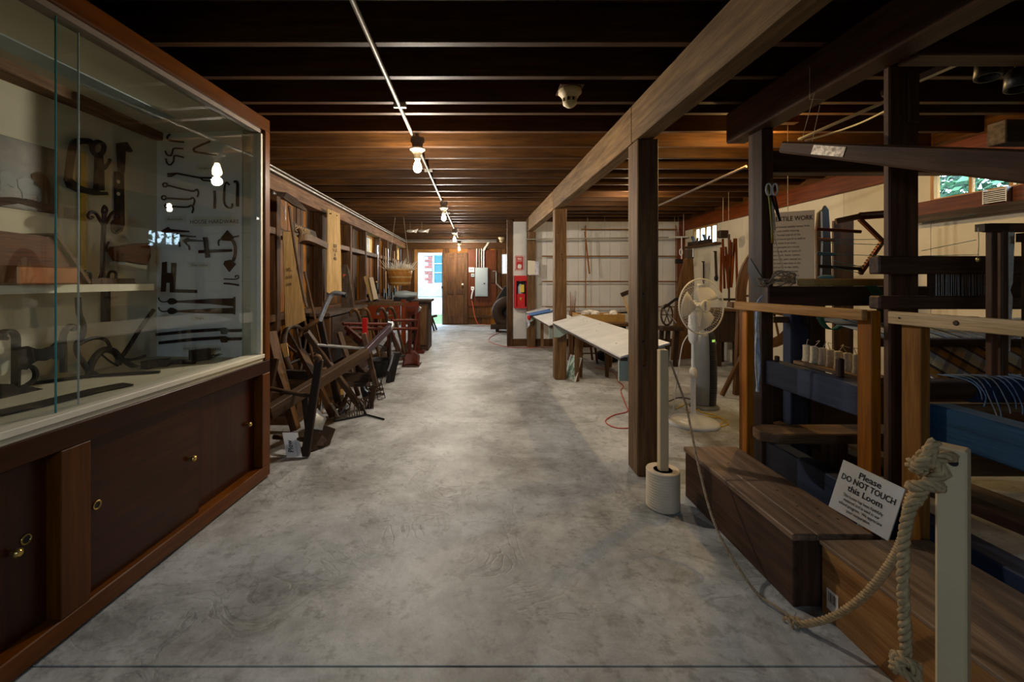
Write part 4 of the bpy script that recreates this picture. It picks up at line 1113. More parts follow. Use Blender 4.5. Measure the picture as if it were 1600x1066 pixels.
# lever hung on cords
lv = MB().bar((1.565, 2.21, 1.925), (1.775, 1.36, 1.60), .075, .055, w1=.09, h1=.105).build('hanging_lever', 'loom', lo, bevel=.008)
MB().bar((1.583, 2.22, 1.925), (1.610, 2.07, 1.885), .072, .045).build('lever_tip', 'tool_mid', lv)
u = V((1.775 - 1.565, 1.36 - 2.21, 1.60 - 1.925)).normalized(); sd = u.cross(V((0, 0, 1))).normalized()
cpt = V((1.565, 2.21, 1.925)).lerp(V((1.775, 1.36, 1.60)), .28) - sd * -.0 
for sgn in (-1, 1):
    q = cpt + sd * sgn * .042
    MB().bar(q - u * .075, q + u * .075, .003, .042).build('foil_label', 'foil', lv)
mb = MB(); tip = P(1248, 232, 2.17)
for a, b in (((1248, 236), (1290, 82)), ((1268, 225), (1281, 165)), ((1265, 155), (1265, 105)), ((1265, 155), (1290, 156))):
    mb.rod(P(*a, 2.17), P(*b, 2.17), .0013, 5)
mb.build('cord', 'yarn_cream', lv)
# batten with reed
lp('batten_top', 'loom', 1.656, 2.75, 1.79, 1.843, 1.275, 1.35)
lp('batten_sill', 'loom', 1.656, 2.75, 1.79, 1.843, 1.13, 1.185)
lp('batten_arm', 'loom', 2.55, 2.62, 1.79, 1.86, 1.185, 1.275)
for k in range(34):
    x = 1.915 + k * .0085 + random.uniform(-.002, .002)
    MB().rod((x, 1.818, 1.185), (x + random.uniform(-.002, .002), 1.818, 1.275), .0009, 4).build('reed_wire', 'steel' if k % 3 else 'yarn_cream', lo)
lp('reed_board', 'loom', 1.905, 2.55, 1.836, 1.842, 1.185, 1.275, bevel=0)
# harness frames with heddle strings
hx = [(1.775, 1.50), (1.812, 1.50), (1.862, 1.47), (1.905, 1.47)]
hf = MB().bar((1.745, 1.51, 1.432), (1.83, 1.51, 1.432), .03, .026).build('harness_bar', 'loom', lo)
MB().bar((1.845, 1.475, 1.395), (2.05, 1.475, 1.395), .03, .03).build('harness_bar', 'loom', lo)
for x, y in hx: MB().box(x, x + .022, y, y + .02, .92, 1.42 if y > 1.48 else 1.385).build('harness_upright', 'loom_brown', lo, bevel=.002)
MB().box(1.80, 2.0, 1.525, 1.55, 1.42, 1.45).build('harness_head', 'loom_brown', lo)
for k in range(26):
    x = 1.828 + k * .0026 + (.0 if k < 13 else .004)
    c = 1.838 if k < 13 else 1.874
    xm = c + (x - c) * .25
    m = 'yarn_cream' if k % 3 else 'yarn_white'
    MB().tube([(x, 1.535, 1.42), (xm + (x - c) * .4, 1.535, 1.24), (xm, 1.535, 1.215), (xm + (x - c) * .4, 1.535, 1.19), (xm, 1.535, 1.0)], .0011, 4).build('heddle_string', m, lo)
MB().tube(curve_pts([(1.728, 1.50, 1.43), (1.730, 1.50, 1.38), (1.727, 1.50, 1.33)], 6), .0012, 4).build('weight_cord', 'yarn_cream', lo)
MB().ball((1.727, 1.50, 1.322), .006, 8, 6, (1, 1, 1.6)).build('weight', 'brass', lo)
# warp sheet, cloth beam, cloth
wp_ = MB().grid(lambda s, t: V((1.95 + 1.3 * t, 2.08 + .42 * s, .972 + .06 * s)), 2, 2, .004).build('warp_sheet', 'warp', lo)
for k in range(60):
    x = 1.97 + k * .0206
    MB().rod((x, 2.08, .976), (x + .10, 2.50, 1.036), .0016, 4).build('warp_thread', random.choice(('yarn_white', 'yarn_blue', 'yarn_blue', 'ink', 'yarn_white')), wp_)
MB().rod((1.85, 2.07, .955), (3.3, 2.07, .955), .022, 12).build('knee_beam', 'loom', lo)
cl = MB().grid(lambda s, t: V((2.08 + .95 * t, 2.10 - .14 * s, .945 - .18 * s)), 4, 8, .004).build('plaid_cloth', 'plaid', lo)
for k in range(34):
    a = V((1.98 + k * .012, 2.13, .94)); b = V((2.12 + k * .012, 1.99, .77))
    MB().rod(a, b, .0022, 4).build('loose_warp', random.choice(('yarn_white', 'yarn_cream', 'ink', 'yarn_white')), cl)
MB().rod((1.86, 1.90, .775), (3.3, 1.90, .775), .046, 14).build('cloth_beam', 'loom', lo)
MB().lathe((2.13, 1.90, .775), (1, 0, 0), [(0, .05), (.02, .058), (.3, .060), (.9, .058), (.92, .05)], 18).build('rolled_cloth', 'navy', lo)
for k in range(16):
    x = 2.08 + k * .03
    z = random.uniform(.66, .76)
    MB().tube(curve_pts([(x - .05, 1.92, .835), (x, 1.86, .828), (x + .03, 1.832, z + .05), (x + random.uniform(.02, .05), 1.83, z)], 12), .0022, 5).build('loose_end', random.choice(('yarn_white', 'yarn_blue', 'yarn_blue')), lo)
lp('lower_tie', 'plank_bench', 1.87, 3.3, 1.93, 1.97, .66, .70)
# treadles under the loom
for i, (y, z) in enumerate(((1.93, .38), (2.1, .30))):
    lp('treadle', 'plank_bench', 2.0 + .12 * i, 3.2, y, y + .07, z, z + .12)
MB().bar((1.95, 2.85, .30), (2.6, 1.4, .12), .09, .05).build('treadle', 'loom', lo)
MB().bar((2.12, 2.85, .28), (2.8, 1.4, .12), .09, .05).build('treadle', 'plank_bench', lo)
for x in (2.1, 2.35): MB().prism([(x, 2.62, .60), (x + .05, 2.62, .48), (x + .07, 2.62, .48), (x + .04, 2.62, .62)], (0, .02, 0)).build('red_tie', 'red_bright', lo)
lp('rear_low_panel', 'loom', 1.95, 3.84, 3.02, 3.05, .0, .56)

# weaver's bench board
wbn = thing('weaving_bench', 'thick worn plank bench board with tapered end passing under the guard rail', 'bench', (1.8, 2.4, 0))
MB().prism([(1.515, 2.34, .385), (1.60, 2.29, .385), (2.35, 2.29, .385), (2.35, 2.45, .385), (1.60, 2.45, .385), (1.53, 2.42, .385)], (0, 0, .055)).build('seat_board', 'plank_bench', wbn, bevel=.006)
for x in (1.92, 2.28):
    MB().box(x, x + .05, 2.31, 2.43, 0, .385).build('leg', 'loom', wbn)

# spools on a little shelf
sp = MB().box(2.05, 2.22, 2.30, 2.82, .712, .732).build('spool_shelf', 'plank_bench', label='little wooden shelf carrying the row of yarn spools in the loom', cat='shelf')
for k in range(8):
    y = 2.79 - k * .062
    c = V((2.115 + random.uniform(-.004, .004), y, .732))
    t = thing('yarn_spool', ('farthest', 'second', 'third', 'fourth', 'fifth', 'sixth', 'seventh', 'nearest')[k] + ' cream yarn spool' + ('' if k in (0, 7) else ' from the far end') + ' of the row inside the loom', 'spool', c, group='row of cream yarn spools')
    MB().lathe(c, (0, 0, 1), [(0, .024), (.005, .025), (.02, .021), (.09, .02), (.10, .022), (.104, .014)], 12).build('winding', 'spool', t)
    MB().tube(curve_pts([c + V((0, 0, .10)), c + V((random.uniform(-.03, .03), random.uniform(-.03, .03), .14)), c + V((.03, .02, .13))], 8), .002, 4).build('loose_end', 'yarn_cream', t)

# ribbon, stretcher, rope coil, yarn hank on the loom
gr = thing('green_ribbon', 'dark green cloth band looped over the loom beam', 'ribbon', (2.1, 2.4, 1.0))
MB().grid(lambda s, t: curve_pts([P(1352, 447, 2.40), P(1366, 465, 2.39), P(1371, 490, 2.39), P(1378, 516, 2.38), P(1396, 524, 2.37)], 20)[int(round(s * 20))] + V((.06 * t, 0, .006 * t)), 20, 2, .002).build('hanging_band', 'green', gr)
MB().grid(lambda s, t: curve_pts([P(1285, 490, 2.44), P(1292, 508, 2.44), P(1305, 516, 2.44), P(1318, 510, 2.44), P(1326, 492, 2.44)], 20)[int(round(s * 20))] + V((0, .05 * t, 0)), 20, 2, .002).build('looped_band', 'green', gr)
st = thing('loom_shuttle', 'golden wooden pointed stretcher lying on the loom breast beam', 'shuttle', (2.1, 2.5, 1.216))
MB().prism([(1.86, 2.53, 1.217), (1.93, 2.49, 1.217), (2.42, 2.49, 1.217), (2.42, 2.57, 1.217), (1.93, 2.57, 1.217)], (0, 0, .042)).build('body', 'ochre', st, bevel=.006)
MB().ball((2.03, 2.53, 1.266), .03, 12, 8, (1.6, .7, .5)).build('teal_yarn_pad', 'teal', st)
rc = thing('rope_coil', 'loose coil of tan cord resting on the loom beam end', 'cord', (1.75, 2.53, 1.216))
mb = MB()
for k in range(6):
    c = V((1.735 + .012 * k, 2.53, 1.24 + .006 * k)); r = .10 - .008 * k
    pts = [c + V((math.cos(t) * r * (1.0 + .1 * math.sin(k)), math.sin(t) * r * .4, .028 * math.sin(t * 1 + k) + .014 * math.cos(2 * t + k))) for t in [2 * math.pi * i / 20 for i in range(20)]]
    mb.tube(pts, .0048, 6, closed=True)
mb.build('cord_loops', 'rope_dark', rc)
yh = thing('yarn_hank', 'thin white and blue yarn hank hanging over the far guard rail', 'yarn', P(1185, 600, 2.42))
mb = MB(); mc = MB()
for k in range(9):
    j = lambda: random.uniform(-.007, .007)
    pts = curve_pts([P(1192, 462, 2.43) + V((j(), 0, 0)), P(1184, 474, 2.40) + V((j(), j(), 0)), P(1183, 500, 2.40) + V((j(), j(), 0)), P(1182, 540, 2.40) + V((j() * 1.6, j(), 0)), P(1184, 575, 2.40) + V((j() * 1.6, j(), 0)), P(1184, 612, 2.40) + V((j(), j(), 0))], 24)
    (mb if k % 3 else mc).tube(pts, .0034, 5)
mb.build('white_strands', 'yarn_white', yh); mc.build('blue_strands', 'yarn_blue', yh)
# scissors and measuring tape on the loom post
sc = thing('scissors', 'white-handled scissors hanging on the far loom post', 'scissors', P(1210, 320, 2.63))
for s in (-1, 1):
    c = P(1206 + s * 5, 296, 2.64)
    MB().tube([c + V((math.cos(t) * .016, 0, math.sin(t) * .036)) for t in [2 * math.pi * i / 14 for i in range(14)]], .005, 7, closed=True).build('handle', 'fan_white', sc)
    MB().prism([P(1206 + s * 3, 305, 2.64), P(1210 + s * 2, 305, 2.64), P(1219 + s * 1.5, 345, 2.64), P(1218, 346, 2.64)], (0, .003, 0)).build('blade', 'iron', sc)
tp = thing('measuring_tape', 'yellowed measuring tape looped on the far loom post', 'tape measure', P(1200, 320, 2.64))
MB().grid(lambda s, t: P(1197.5 + 7 * math.sin(s * 1.6) + 4.5 * t, 288 + 92 * s, 2.645), 8, 1, .0015).build('tape', 'gold', tp)
MB().grid(lambda s, t: P(1203 + 5 * s + 4 * t, 290 + 70 * s, 2.65), 8, 1, .0015).build('tape_end', 'paper_tan', tp)
mb = MB()
for a, b in (((1206, 345), (1226, 446)), ((1204, 350), (1232, 448))): mb.rod(P(*a, 2.62), P(*b, 2.55), .0016, 5)
mb.build('hanging_string', 'yarn_cream', label='two pale strings trailing from the scissors to the loom beam', cat='string')

# ================================================================== RIGHT MIDDLE: fan, heater tower, panels, table
fx, fy = 1.884, 3.79
fn = thing('pedestal_fan', 'white oscillating pedestal fan standing behind the nearest post', 'fan', (fx, fy, 0))
MB().lathe((fx, fy, 0), (0, 0, 1), [(0, .205), (.012, .21), (.03, .20), (.045, .12), (.055, .045), (.085, .03)], 36).build('base', 'fan_white', fn)
MB().rod((fx, fy, .06), (fx, fy, .42), .021, 16).build('lower_pole', 'fan_white', fn)
MB().lathe((fx, fy, .40), (0, 0, 1), [(0, .028), (.02, .031), (.07, .03), (.09, .018)], 18).build('height_collar', 'fan_cream', fn)
MB().rod((fx, fy, .48), (fx, fy, .74), .015, 14).build('upper_pole', 'fan_white', fn)
MB().lathe((fx, fy, .70), (0, 0, 1), [(0, .022), (.03, .038), (.14, .042), (.24, .036), (.27, .02)], 16).build('control_box', 'fan_white', fn)
for k in range(3): MB().lathe((fx + .03, fy - .026, .78 + k * .03), (.75, -.65, 0), [(0, .006), (.008, .006)], 8).build('button', 'smoke', fn)
ang = math.radians(17); fnrm = V((math.sin(ang), -math.cos(ang), .05)).normalized(); fu = V((math.cos(ang), math.sin(ang), 0)); fv = fnrm.cross(fu).normalized() * -1
fc = V((fx + .03, fy - .04, 1.025))
MB().lathe(fc - fnrm * .02, -fnrm, [(0, .05), (.02, .06), (.08, .055), (.12, .035), (.135, .01)], 18).build('motor_housing', 'fan_white', fn)
MB().bar((fx, fy, .93), fc - fnrm * .09, .05, .05, up=fu).build('tilt_neck', 'fan_white', fn)
RAD = .235
def fc_(r, a, t): return fc + (fu * math.cos(a) + fv * math.sin(a)) * r + fnrm * t
gd = MB().tube([fc_(RAD, 2 * math.pi * i / 48, 0.03) for i in range(48)], .0065, 8, closed=True).build('guard_ring', 'fan_cream', fn)
for t, nm in ((.07, 'front_wires'), (-.045, 'rear_wires')):
    mb = MB()
    for k in range(60):
        a = 2 * math.pi * k / 60
        mb.tube([fc_(.05, a, t), fc_(.13, a + .1, t), fc_(.205, a + .16, t * .75 + .01), fc_(RAD, a + .18, .03)], .0009, 4, cap=False)
    for r in (.10, .17): mb.tube([fc_(r, 2 * math.pi * i / 32, t) for i in range(32)], .0012, 4, closed=True)
    mb.build(nm, 'wire', fn, kind='stuff')
MB().lathe(fc + fnrm * .065, fnrm, [(0, .052), (.008, .054), (.014, .045)], 24).build('guard_badge', 'fan_cream', fn)
text('brand_print', 'LASKO', .028, fc + fnrm * .082 - fu * .0 - fv * .045, fv, -fu, 'logo_blue', fn, wscale=.9, bold=.0006)
for k in range(3):
    a0 = 2 * math.pi * k / 3 + .9
    def bl(s, t, a0=a0):
        r = .03 + .165 * s; w = (-.5 + t) * (.5 + 1.1 * math.sin(min(1, s * 1.15) * math.pi * .62)) * .82
        return fc_(r, a0 + w + .25 * s, .012 + w * .03)
    MB().grid(bl, 8, 6, .003).build('blade', 'fan_cream', fn)
MB().lathe(fc - fnrm * .02, fnrm, [(0, .035), (.05, .033), (.06, .02)], 18).build('hub', 'fan_cream', fn)
MB().tube(curve_pts([(fx - .04, fy, .78), (fx - .10, fy - .01, .68), (fx - .13, fy, .45), (fx - .15, fy + .02, .22), (fx - .17, fy + .05, .06), (fx - .22, fy + .1, .006), (fx - .35, fy + .3, .006)], 30), .004, 6).build('power_cord', 'white_cord', fn)

hx_, hy = 2.235, 4.28
ht = thing('tower_heater', 'grey and black tower air heater standing behind the fan', 'heater', (hx_, hy, 0))
MB().lathe((hx_, hy, 0), (0, 0, 1), [(0, .135), (.012, .138), (.03, .12), (.04, .06)], 30).build('base', 'tower_grey', ht)
def tower(s0, s1, zz=((.04, .92), (.25, 1.0), (.5, 1.0), (.70, .86), (.745, .74))):
    vs = []; fs = []; n = 14
    for z, k in zz:
        for i in range(n):
            a = s0 + (s1 - s0) * i / (n - 1)
            vs.append((hx_ + .115 * k * math.cos(a), hy + .10 * k * math.sin(a), z))
    return vs
def shell(a0, a1, k0, name, mat):
    mb = MB(); n = 16; zs = ((.04, .92), (.2, 1.0), (.45, 1.0), (.62, .92), (.70, .84), (.742, .72), (.748, .4))
    vs = [V((hx_ + .112 * k * k0 * math.cos(a0 + (a1 - a0) * i / n), hy + .105 * k * k0 * math.sin(a0 + (a1 - a0) * i / n), z + (0 if k0 <= 1 else .0))) for z, k in zs for i in range(n + 1)]
    fs = [(r * (n + 1) + i, r * (n + 1) + i + 1, (r + 1) * (n + 1) + i + 1, (r + 1) * (n + 1) + i) for r in range(len(zs) - 1) for i in range(n)]
    m = len(zs) - 1
    fs.append(tuple(m * (n + 1) + i for i in range(n + 1)))
    mb._add(vs, fs, [(v.x, v.y, v.z) for v in vs], True); return mb.build(name, mat, ht)
shell(0, 2 * math.pi, 1.0, 'body', 'tower_grey')
f0 = math.radians(-62)
shell(f0 - .50, f0 + .50, 1.03, 'front_grille', 'black')
for k in range(24):
    z = .09 + k * .022
    MB().tube([(hx_ + .112 * 1.045 * (1.0 if .15 < z < .5 else .95) * math.cos(f0 + a), hy + .105 * 1.045 * (1.0 if .15 < z < .5 else .95) * math.sin(f0 + a), z) for a in (-.4, -.2, 0, .2, .4)], .003, 5).build('louvre', 'black', ht)
MB().bar((hx_ + .102 * math.cos(f0 - .2), hy + .10 * math.sin(f0 - .2), .665), (hx_ + .102 * math.cos(f0 + .2), hy + .10 * math.sin(f0 + .2), .665), .004, .022).build('display', 'led', ht)

# cords on the floor
def cord(name, lb, pts, r, mat):
    return MB().tube(curve_pts([V((p.x, p.y, r)) for p in pts], 60), r, 6).build(name, mat, label=lb, cat='cord')
cord('extension_cord', 'yellow extension cord tangled on the floor around the fan base', [FL(1056, 640), FL(1075, 632), FL(1092, 640), FL(1072, 648), FL(1128, 655), FL(1122, 668), FL(1138, 662), FL(1118, 650), FL(1096, 645), FL(1090, 634), FL(1100, 630)], .0055, 'yellow_cord')
cord('extension_cord', 'red extension cord curling out on the floor left of the nearest post', [FL(1000, 668), FL(965, 670), FL(946, 660), FL(958, 650), FL(980, 644), FL(978, 634), FL(970, 612), FL(974, 604), FL(966, 596), FL(958, 582), FL(930, 575)], .005, 'red_cord')
cord('extension_cord', 'thin red cord wandering over the far floor near the partition', [FL(745, 507), FL(765, 508), FL(777, 512), FL(782, 519), FL(772, 524), FL(764, 530), FL(768, 536), FL(800, 543.5), FL(860, 543)], .006, 'red_cord')
cord('black_cable', 'dark cable lying on the floor behind the fan', [FL(1045, 628), FL(1062, 622), FL(1080, 625), FL(1098, 632)], .005, 'black')

# slanted reading panels fixed between the posts
def panel(y0, y1, z0, lb):
    xa, xb = beam_x(y0) - .03, beam_x(y1) - .03
    t = thing('reading_panel', lb, 'display panel', (xa + .2, (y0 + y1) / 2, 0), group='slanted white reading panels')
    up = V((.34, 0, .095))
    n = max(2, int((y1 - y0) / .62)); pc = []
    for k in range(n):
        a = y0 + (y1 - y0) * k / n; b = y0 + (y1 - y0) * (k + 1) / n - .004
        pa = V((xa + (xb - xa) * k / n, a, z0)); pb_ = V((xa + (xb - xa) * (k + 1) / n, b, z0))
        o = MB().prism([pa, pb_, pb_ + up, pa + up], (-.002, 0, .012)).build('sheet', 'white_sheet', t)
        for j in range(2):
            q = pa.lerp(pb_, random.random()) + up * random.random() + V((0, 0, .0125))
            MB().lathe(q, (-.27, 0, .96), [(-.001, .008), (.0012, .006)], 8).build('tack', 'iron', o)
    MB().bar(V((xa + .03, y0 + .02, z0 - .012)), V((xb + .03, y1 - .02, z0 - .012)), .05, .02).build('front_batten', 'plank_grey', t)
    for y in (y0 + .06, y1 - .06):
        x = beam_x(y)
        MB().prism([(x - .02, y, z0 - .003), (x + .30, y, z0 + .08), (x + .30, y, z0 - .02), (x + .05, y, z0 - .17), (x - .02, y, z0 - .17)], (0, .02, 0)).build('side_bracket', 'pale_green', t)
        MB().box(x + .24, x + .29, y, y + .05, 0, z0 + .0).build('back_leg', 'post', t)
    return t
panel(2.98, 5.43, .715, 'long slanted white reading panel between the two nearer posts')
panel(5.65, 8.03, .655, 'slanted white reading panel between the second post and the partition')
qc = thing('patterned_cloth', 'folded blue and red patterned cloth draped over the far reading panel end', 'cloth', P(850, 495, 7.4))
MB().grid(lambda s, t: V((beam_x(7.5) - .06 + .32 * t, 7.5 - .42 * s - .25 * t, .672 + .092 * t + .012 * math.sin(s * 9))), 8, 6, .008).build('top_fold', 'blue_cloth', qc)
MB().grid(lambda s, t: V((beam_x(7.3) - .07 - .01 * math.sin(t * 6), 7.52 - .36 * s + .1 * t, .665 - .26 * t * (1 - .3 * s))), 6, 6, .006).build('hanging_fold', 'flyer', qc)
MB().lathe((beam_x(7.3) - .08, 7.2, .67), (0, -.2, -1), [(0, .03), (.04, .035), (.08, .02)], 10).build('red_tassel', 'red_bright', qc)

# table with turned legs behind the panel
tb_ = thing('side_table', 'brown wooden table with turned legs behind the white reading panel', 'table', (1.6, 5.95, 0))
MB().box(1.30, 1.98, 5.55, 6.35, .66, .70).build('table_top', 'tool_mid', tb_, bevel=.006)
MB().box(1.34, 1.92, 5.60, 5.63, .56, .66).build('apron', 'tool_dark', tb_)
for x, y in ((1.34, 5.62), (1.68, 5.62), (1.92, 5.70), (1.36, 6.26), (1.92, 6.26)):
    MB().lathe((x, y, 0), (0, 0, 1), [(0, .022), (.1, .026), (.22, .03), (.26, .024), (.3, .034), (.34, .026), (.40, .032), (.66, .034)], 12).build('leg', 'tool_mid', tb_)
tr_ = thing('ochre_tray', 'long ochre wooden tray heaped with pale fleece on the brown table', 'tray', (1.55, 5.8, .70))
MB().box(1.33, 1.95, 5.72, 5.74, .701, .80).build('front_side', 'ochre', tr_); MB().box(1.33, 1.95, 6.04, 6.06, .701, .80).build('rear_side', 'ochre', tr_)
MB().box(1.33, 1.35, 5.74, 6.04, .701, .80).build('end_side', 'ochre', tr_); MB().box(1.93, 1.95, 5.74, 6.04, .701, .80).build('end_side', 'ochre', tr_)
MB().box(1.35, 1.93, 5.74, 6.04, .701, .72).build('tray_bottom', 'ochre', tr_)
mb = MB()
for k in range(26): mb.ball((random.uniform(1.40, 1.88), random.uniform(5.80, 5.99), random.uniform(.76, .82)), random.uniform(.03, .05), 8, 6, (1.3, 1, .7))
mb.build('fleece', 'fleece', tr_, kind='stuff')
tw = thing('twig_bundle', 'upright bundle of thin reddish twigs on the brown table behind the second post', 'twigs', (1.36, 6.2, .70))
mb = MB()
for k in range(26):
    a = random.uniform(0, 6.28); r = random.uniform(.01, .03)
    mb.tube([(1.36 + r * math.cos(a), 6.2 + r * math.sin(a), .702), (1.36 + 2.2 * r * math.cos(a), 6.2 + 2.2 * r * math.sin(a), .702 + random.uniform(.25, .42))], [.003, .0012], 4)
mb.build('twigs', 'dark_twig', tw, kind='stuff')
MB().lathe((1.36, 6.2, .702), (0, 0, 1), [(0, .04), (.02, .045), (.1, .05), (.105, .045)], 14).build('holder', 'tool_mid', tw)
bg = MB()
bg.ball((2.04, 6.66, .10), .2, 16, 10, (1.15, .75, .5)); bg = bg.build('duffel_bag', 'black_cloth', label='black soft bag lying on the floor under the reading panel', cat='bag')
# red chair under the table
ch = thing('red_chair', 'small dark red chair tucked under the table behind the reading panel', 'chair', (1.6, 6.5, 0))
MB().box(1.42, 1.80, 6.50, 6.85, .40, .43).build('seat', 'red_paint', ch, bevel=.005)
for x, y, dx in ((1.46, 6.54, -.03), (1.76, 6.54, .05), (1.46, 6.81, -.03), (1.76, 6.81, .05)):
    MB().rod((x + dx, y, 0), (x, y, .40), .016, 8, .02).build('leg', 'red_paint', ch)
for z in (.15, .25): MB().rod((1.45, 6.54, z), (1.78, 6.54, z), .01, 8).build('stretcher', 'tool_mid', ch)
for x in (1.46, 1.76): MB().rod((x, 6.82, .43), (x, 6.88, .62), .014, 8).build('back_post', 'red_paint', ch)
MB().box(1.45, 1.77, 6.87, 6.89, .55, .62).build('back_rail', 'red_paint', ch)

# green print leaning on the second post
gp = thing('green_print', 'white-edged green printed card leaning at the foot of the second post', 'print', FL(893, 595))
q = [FL(882, 590), FL(899, 597.5)]
a, b = V((q[0].x, q[0].y, 0.002)), V((q[1].x, q[1].y, .002))
upv = V((.10, .10, .28)); tdir = (b - a)
a2, b2 = a + upv, b + upv
nrm = tdir.cross(upv).normalized()
if nrm.y > 0: nrm = -nrm
MB().prism([a, b, b2, a2], -nrm * .006).build('card', 'paper', gp)
for s0, s1 in ((.10, .48), (.54, .92)):
    f = lambda s, t: a.lerp(b, s) + upv * t
    MB().prism([f(s0, .04), f(s1, .04), f(s1, .96), f(s0, .96)], nrm * .0015).build('banknote_print', 'money', gp)

# ------------------------------------------------------------------ partition fittings
ex = thing('extinguisher_cabinet', 'open red steel fire extinguisher cabinet on the white partition', 'cabinet', P(813, 481, YP))
def pz(y): return EYE - (y - VY) * YP / FPX
def pxx(x): return (x - VX) * YP / FPX
x0, x1, z0, z1 = pxx(802.8), pxx(823), pz(481), pz(431)
MB().box(x0, x1, YP - .008, YP - .002, z0, z1).build('back', 'black', ex)
for nm, a in (('side', (x0, x0 + .035, YP - .15, YP - .008, z0, z1)), ('side', (x1 - .02, x1, YP - .15, YP - .008, z0, z1)), ('top', (x0 + .035, x1 - .02, YP - .15, YP - .008, z1 - .1, z1)), ('bottom', (x0 + .035, x1 - .02, YP - .15, YP - .008, z0, z0 + .03))):
    MB().box(*a).build(nm, 'red_bright', ex)
MB().box(x0 + .05, x1 - .05, YP - .149, YP - .14, z0 + .03, z0 + .27).build('lower_panel', 'red_bright', ex)
MB().prism([(x0 + .09, YP - .1495, z0 + .2), (x0 + .14, YP - .1495, z0 + .2), (x0 + .115, YP - .1495, z0 + .14)], (0, -.001, 0)).build('gold_crest', 'gold', ex)
fe = thing('fire_extinguisher', 'fire extinguisher with yellow tag inside the red cabinet', 'fire extinguisher', ((x0 + x1) / 2, YP - .075, z0 + .031))
cx = (x0 + x1) / 2 - .005
MB().lathe((cx, YP - .075, z0 + .031), (0, 0, 1), [(0, .045), (.01, .052), (.36, .052), (.40, .03), (.42, .02)], 18).build('cylinder', 'panel_grey', fe)
MB().lathe((cx, YP - .075, z0 + .45), (0, 0, 1), [(0, .018), (.03, .02), (.04, .01)], 10).build('valve', 'iron', fe)
MB().bar((cx - .02, YP - .1, z0 + .50), (cx + .07, YP - .1, z0 + .53), .012, .018).build('lever', 'steel', fe)
MB().box(cx - .01, cx + .06, YP - .152, YP - .149, z0 + .30, z0 + .44).build('inspection_tag', 'yellow_cord', fe)
fs_ = thing('fire_sign', 'red and white striped FIRE sign above the extinguisher cabinet', 'sign', P(812, 424, YP))
sx0, sx1, sz0, sz1 = pxx(804), pxx(819.5), pz(423.5), pz(399)
MB().box(sx0, sx1, YP - .006, YP - .002, sz0, sz1).build('plate', 'white_paint', fs_)
bw = .03
for k in range(-3, 14):   # slanted border stripes
    for (u0, u1, v0, v1) in ((sx0, sx1, sz1 - bw, sz1), (sx0, sx1, sz0, sz0 + bw)):
        a = sx0 + k * .03 - .0
        if a < sx0 or a + .045 > sx1: continue
        MB().prism([(a, YP - .0062, v0), (a + .014, YP - .0062, v0), (a + .014 + .03, YP - .0062, v1), (a + .03, YP - .0062, v1)], (0, -.0012, 0)).build('stripe', 'red_bright', fs_)
k = sz0 + .005
while k + .045 < sz1:
    for u0, u1 in ((sx0, sx0 + bw), (sx1 - bw, sx1)):
        MB().prism([(u0, YP - .0062, k), (u1, YP - .0062, k + .03), (u1, YP - .0062, k + .044), (u0, YP - .0062, k + .014)], (0, -.001, 0)).build('stripe', 'red_bright', fs_)
    k += .03
MB().box(sx0 + bw, sx1 - bw, YP - .008, YP - .006, sz0 + bw, sz1 - bw).build('red_field', 'red_bright', fs_)
text('lettering', 'FIRE', .062, ((sx0 + sx1) / 2, YP - .008, sz1 - bw - .062), (1, 0, 0), (0, 0, 1), 'white_paint', fs_, align='CENTER', wscale=.75, bold=.001)
text('lettering', 'EXTINGUISHER', .02, ((sx0 + sx1) / 2, YP - .008, sz1 - bw - .09), (1, 0, 0), (0, 0, 1), 'white_paint', fs_, align='CENTER', wscale=.75)
MB().prism([((sx0 + sx1) / 2 + dx, YP - .008, sz0 + bw + dz) for dx, dz in ((-.035, .02), (.02, .01), (.04, .05), (.03, .09), (-.02, .10), (-.04, .06))], (0, -.0015, 0)).build('hand_symbol', 'white_paint', fs_)
for i, (a, b, c, d, m, lb) in enumerate(((824.5, 836, 407, 429, 'cream_trim', 'cream notice sheet pinned to the far timber post'), (826, 842, 408, 430, 'flyer', 'colourful flyer in a clear sleeve pinned at the far timber post'))):
    yy = 8.04 - .004 * (1 - i)
    MB().prism([P(a, d, yy), P(b, d, yy), P(b, c + 1, yy), P(a, c, yy)], (0, .002, 0)).build('notice', m, label=lb, cat='notice')
# hanging rod frame and pipe in front of the partition
rf = thing('warping_frame', 'large frame of thin wooden rods hung against the white partition', 'frame', P(920, 480, 8.1))
for y in (358.6, 400.5, 440, 479.5):
    MB().rod(P(847 if y > 390 else 908, y, 8.12), P(1058, y, 8.12), .012, 8).build('rod', 'fir2', rf)
for x in (915, 1056): MB().rod(P(x, 352, 8.15), P(x, 482, 8.15), .010, 8).build('upright', 'fir2', rf)
MB().bar(P(914, 362, 8.05), P(921, 428, 8.05), .03, .02).build('hanging_stick', 'fir', rf)
for x in (918, 1054): MB().rod(P(x, 359, 8.12), V((P(x, 0, 8.12).x, 8.12, 2.598)), .004, 5).build('hanging_cord', 'yarn_cream', rf)
pp = thing('hanging_pipe', 'thin grey pipe slung across in front of the white partition', 'pipe', P(940, 373, 7.95))
MB().rod(P(822, 374, 7.95), P(1076, 371, 7.95), .013, 8).build('pipe', 'conduit', pp)
for x in (826, 945, 1060): MB().rod(P(x, 373, 7.95), V((P(x, 373, 7.95).x, 7.95, 2.598)), .003, 5).build('hanger_wire', 'conduit', pp)
hk_ = thing('hanging_hook', 'white metal hook with an oval loop hanging by the far corner', 'hook', P(1065, 400, 7.6))
MB().rod(P(1045, 371, 7.6), P(1075, 370, 7.6), .012, 8).build('bar', 'white_paint', hk_)
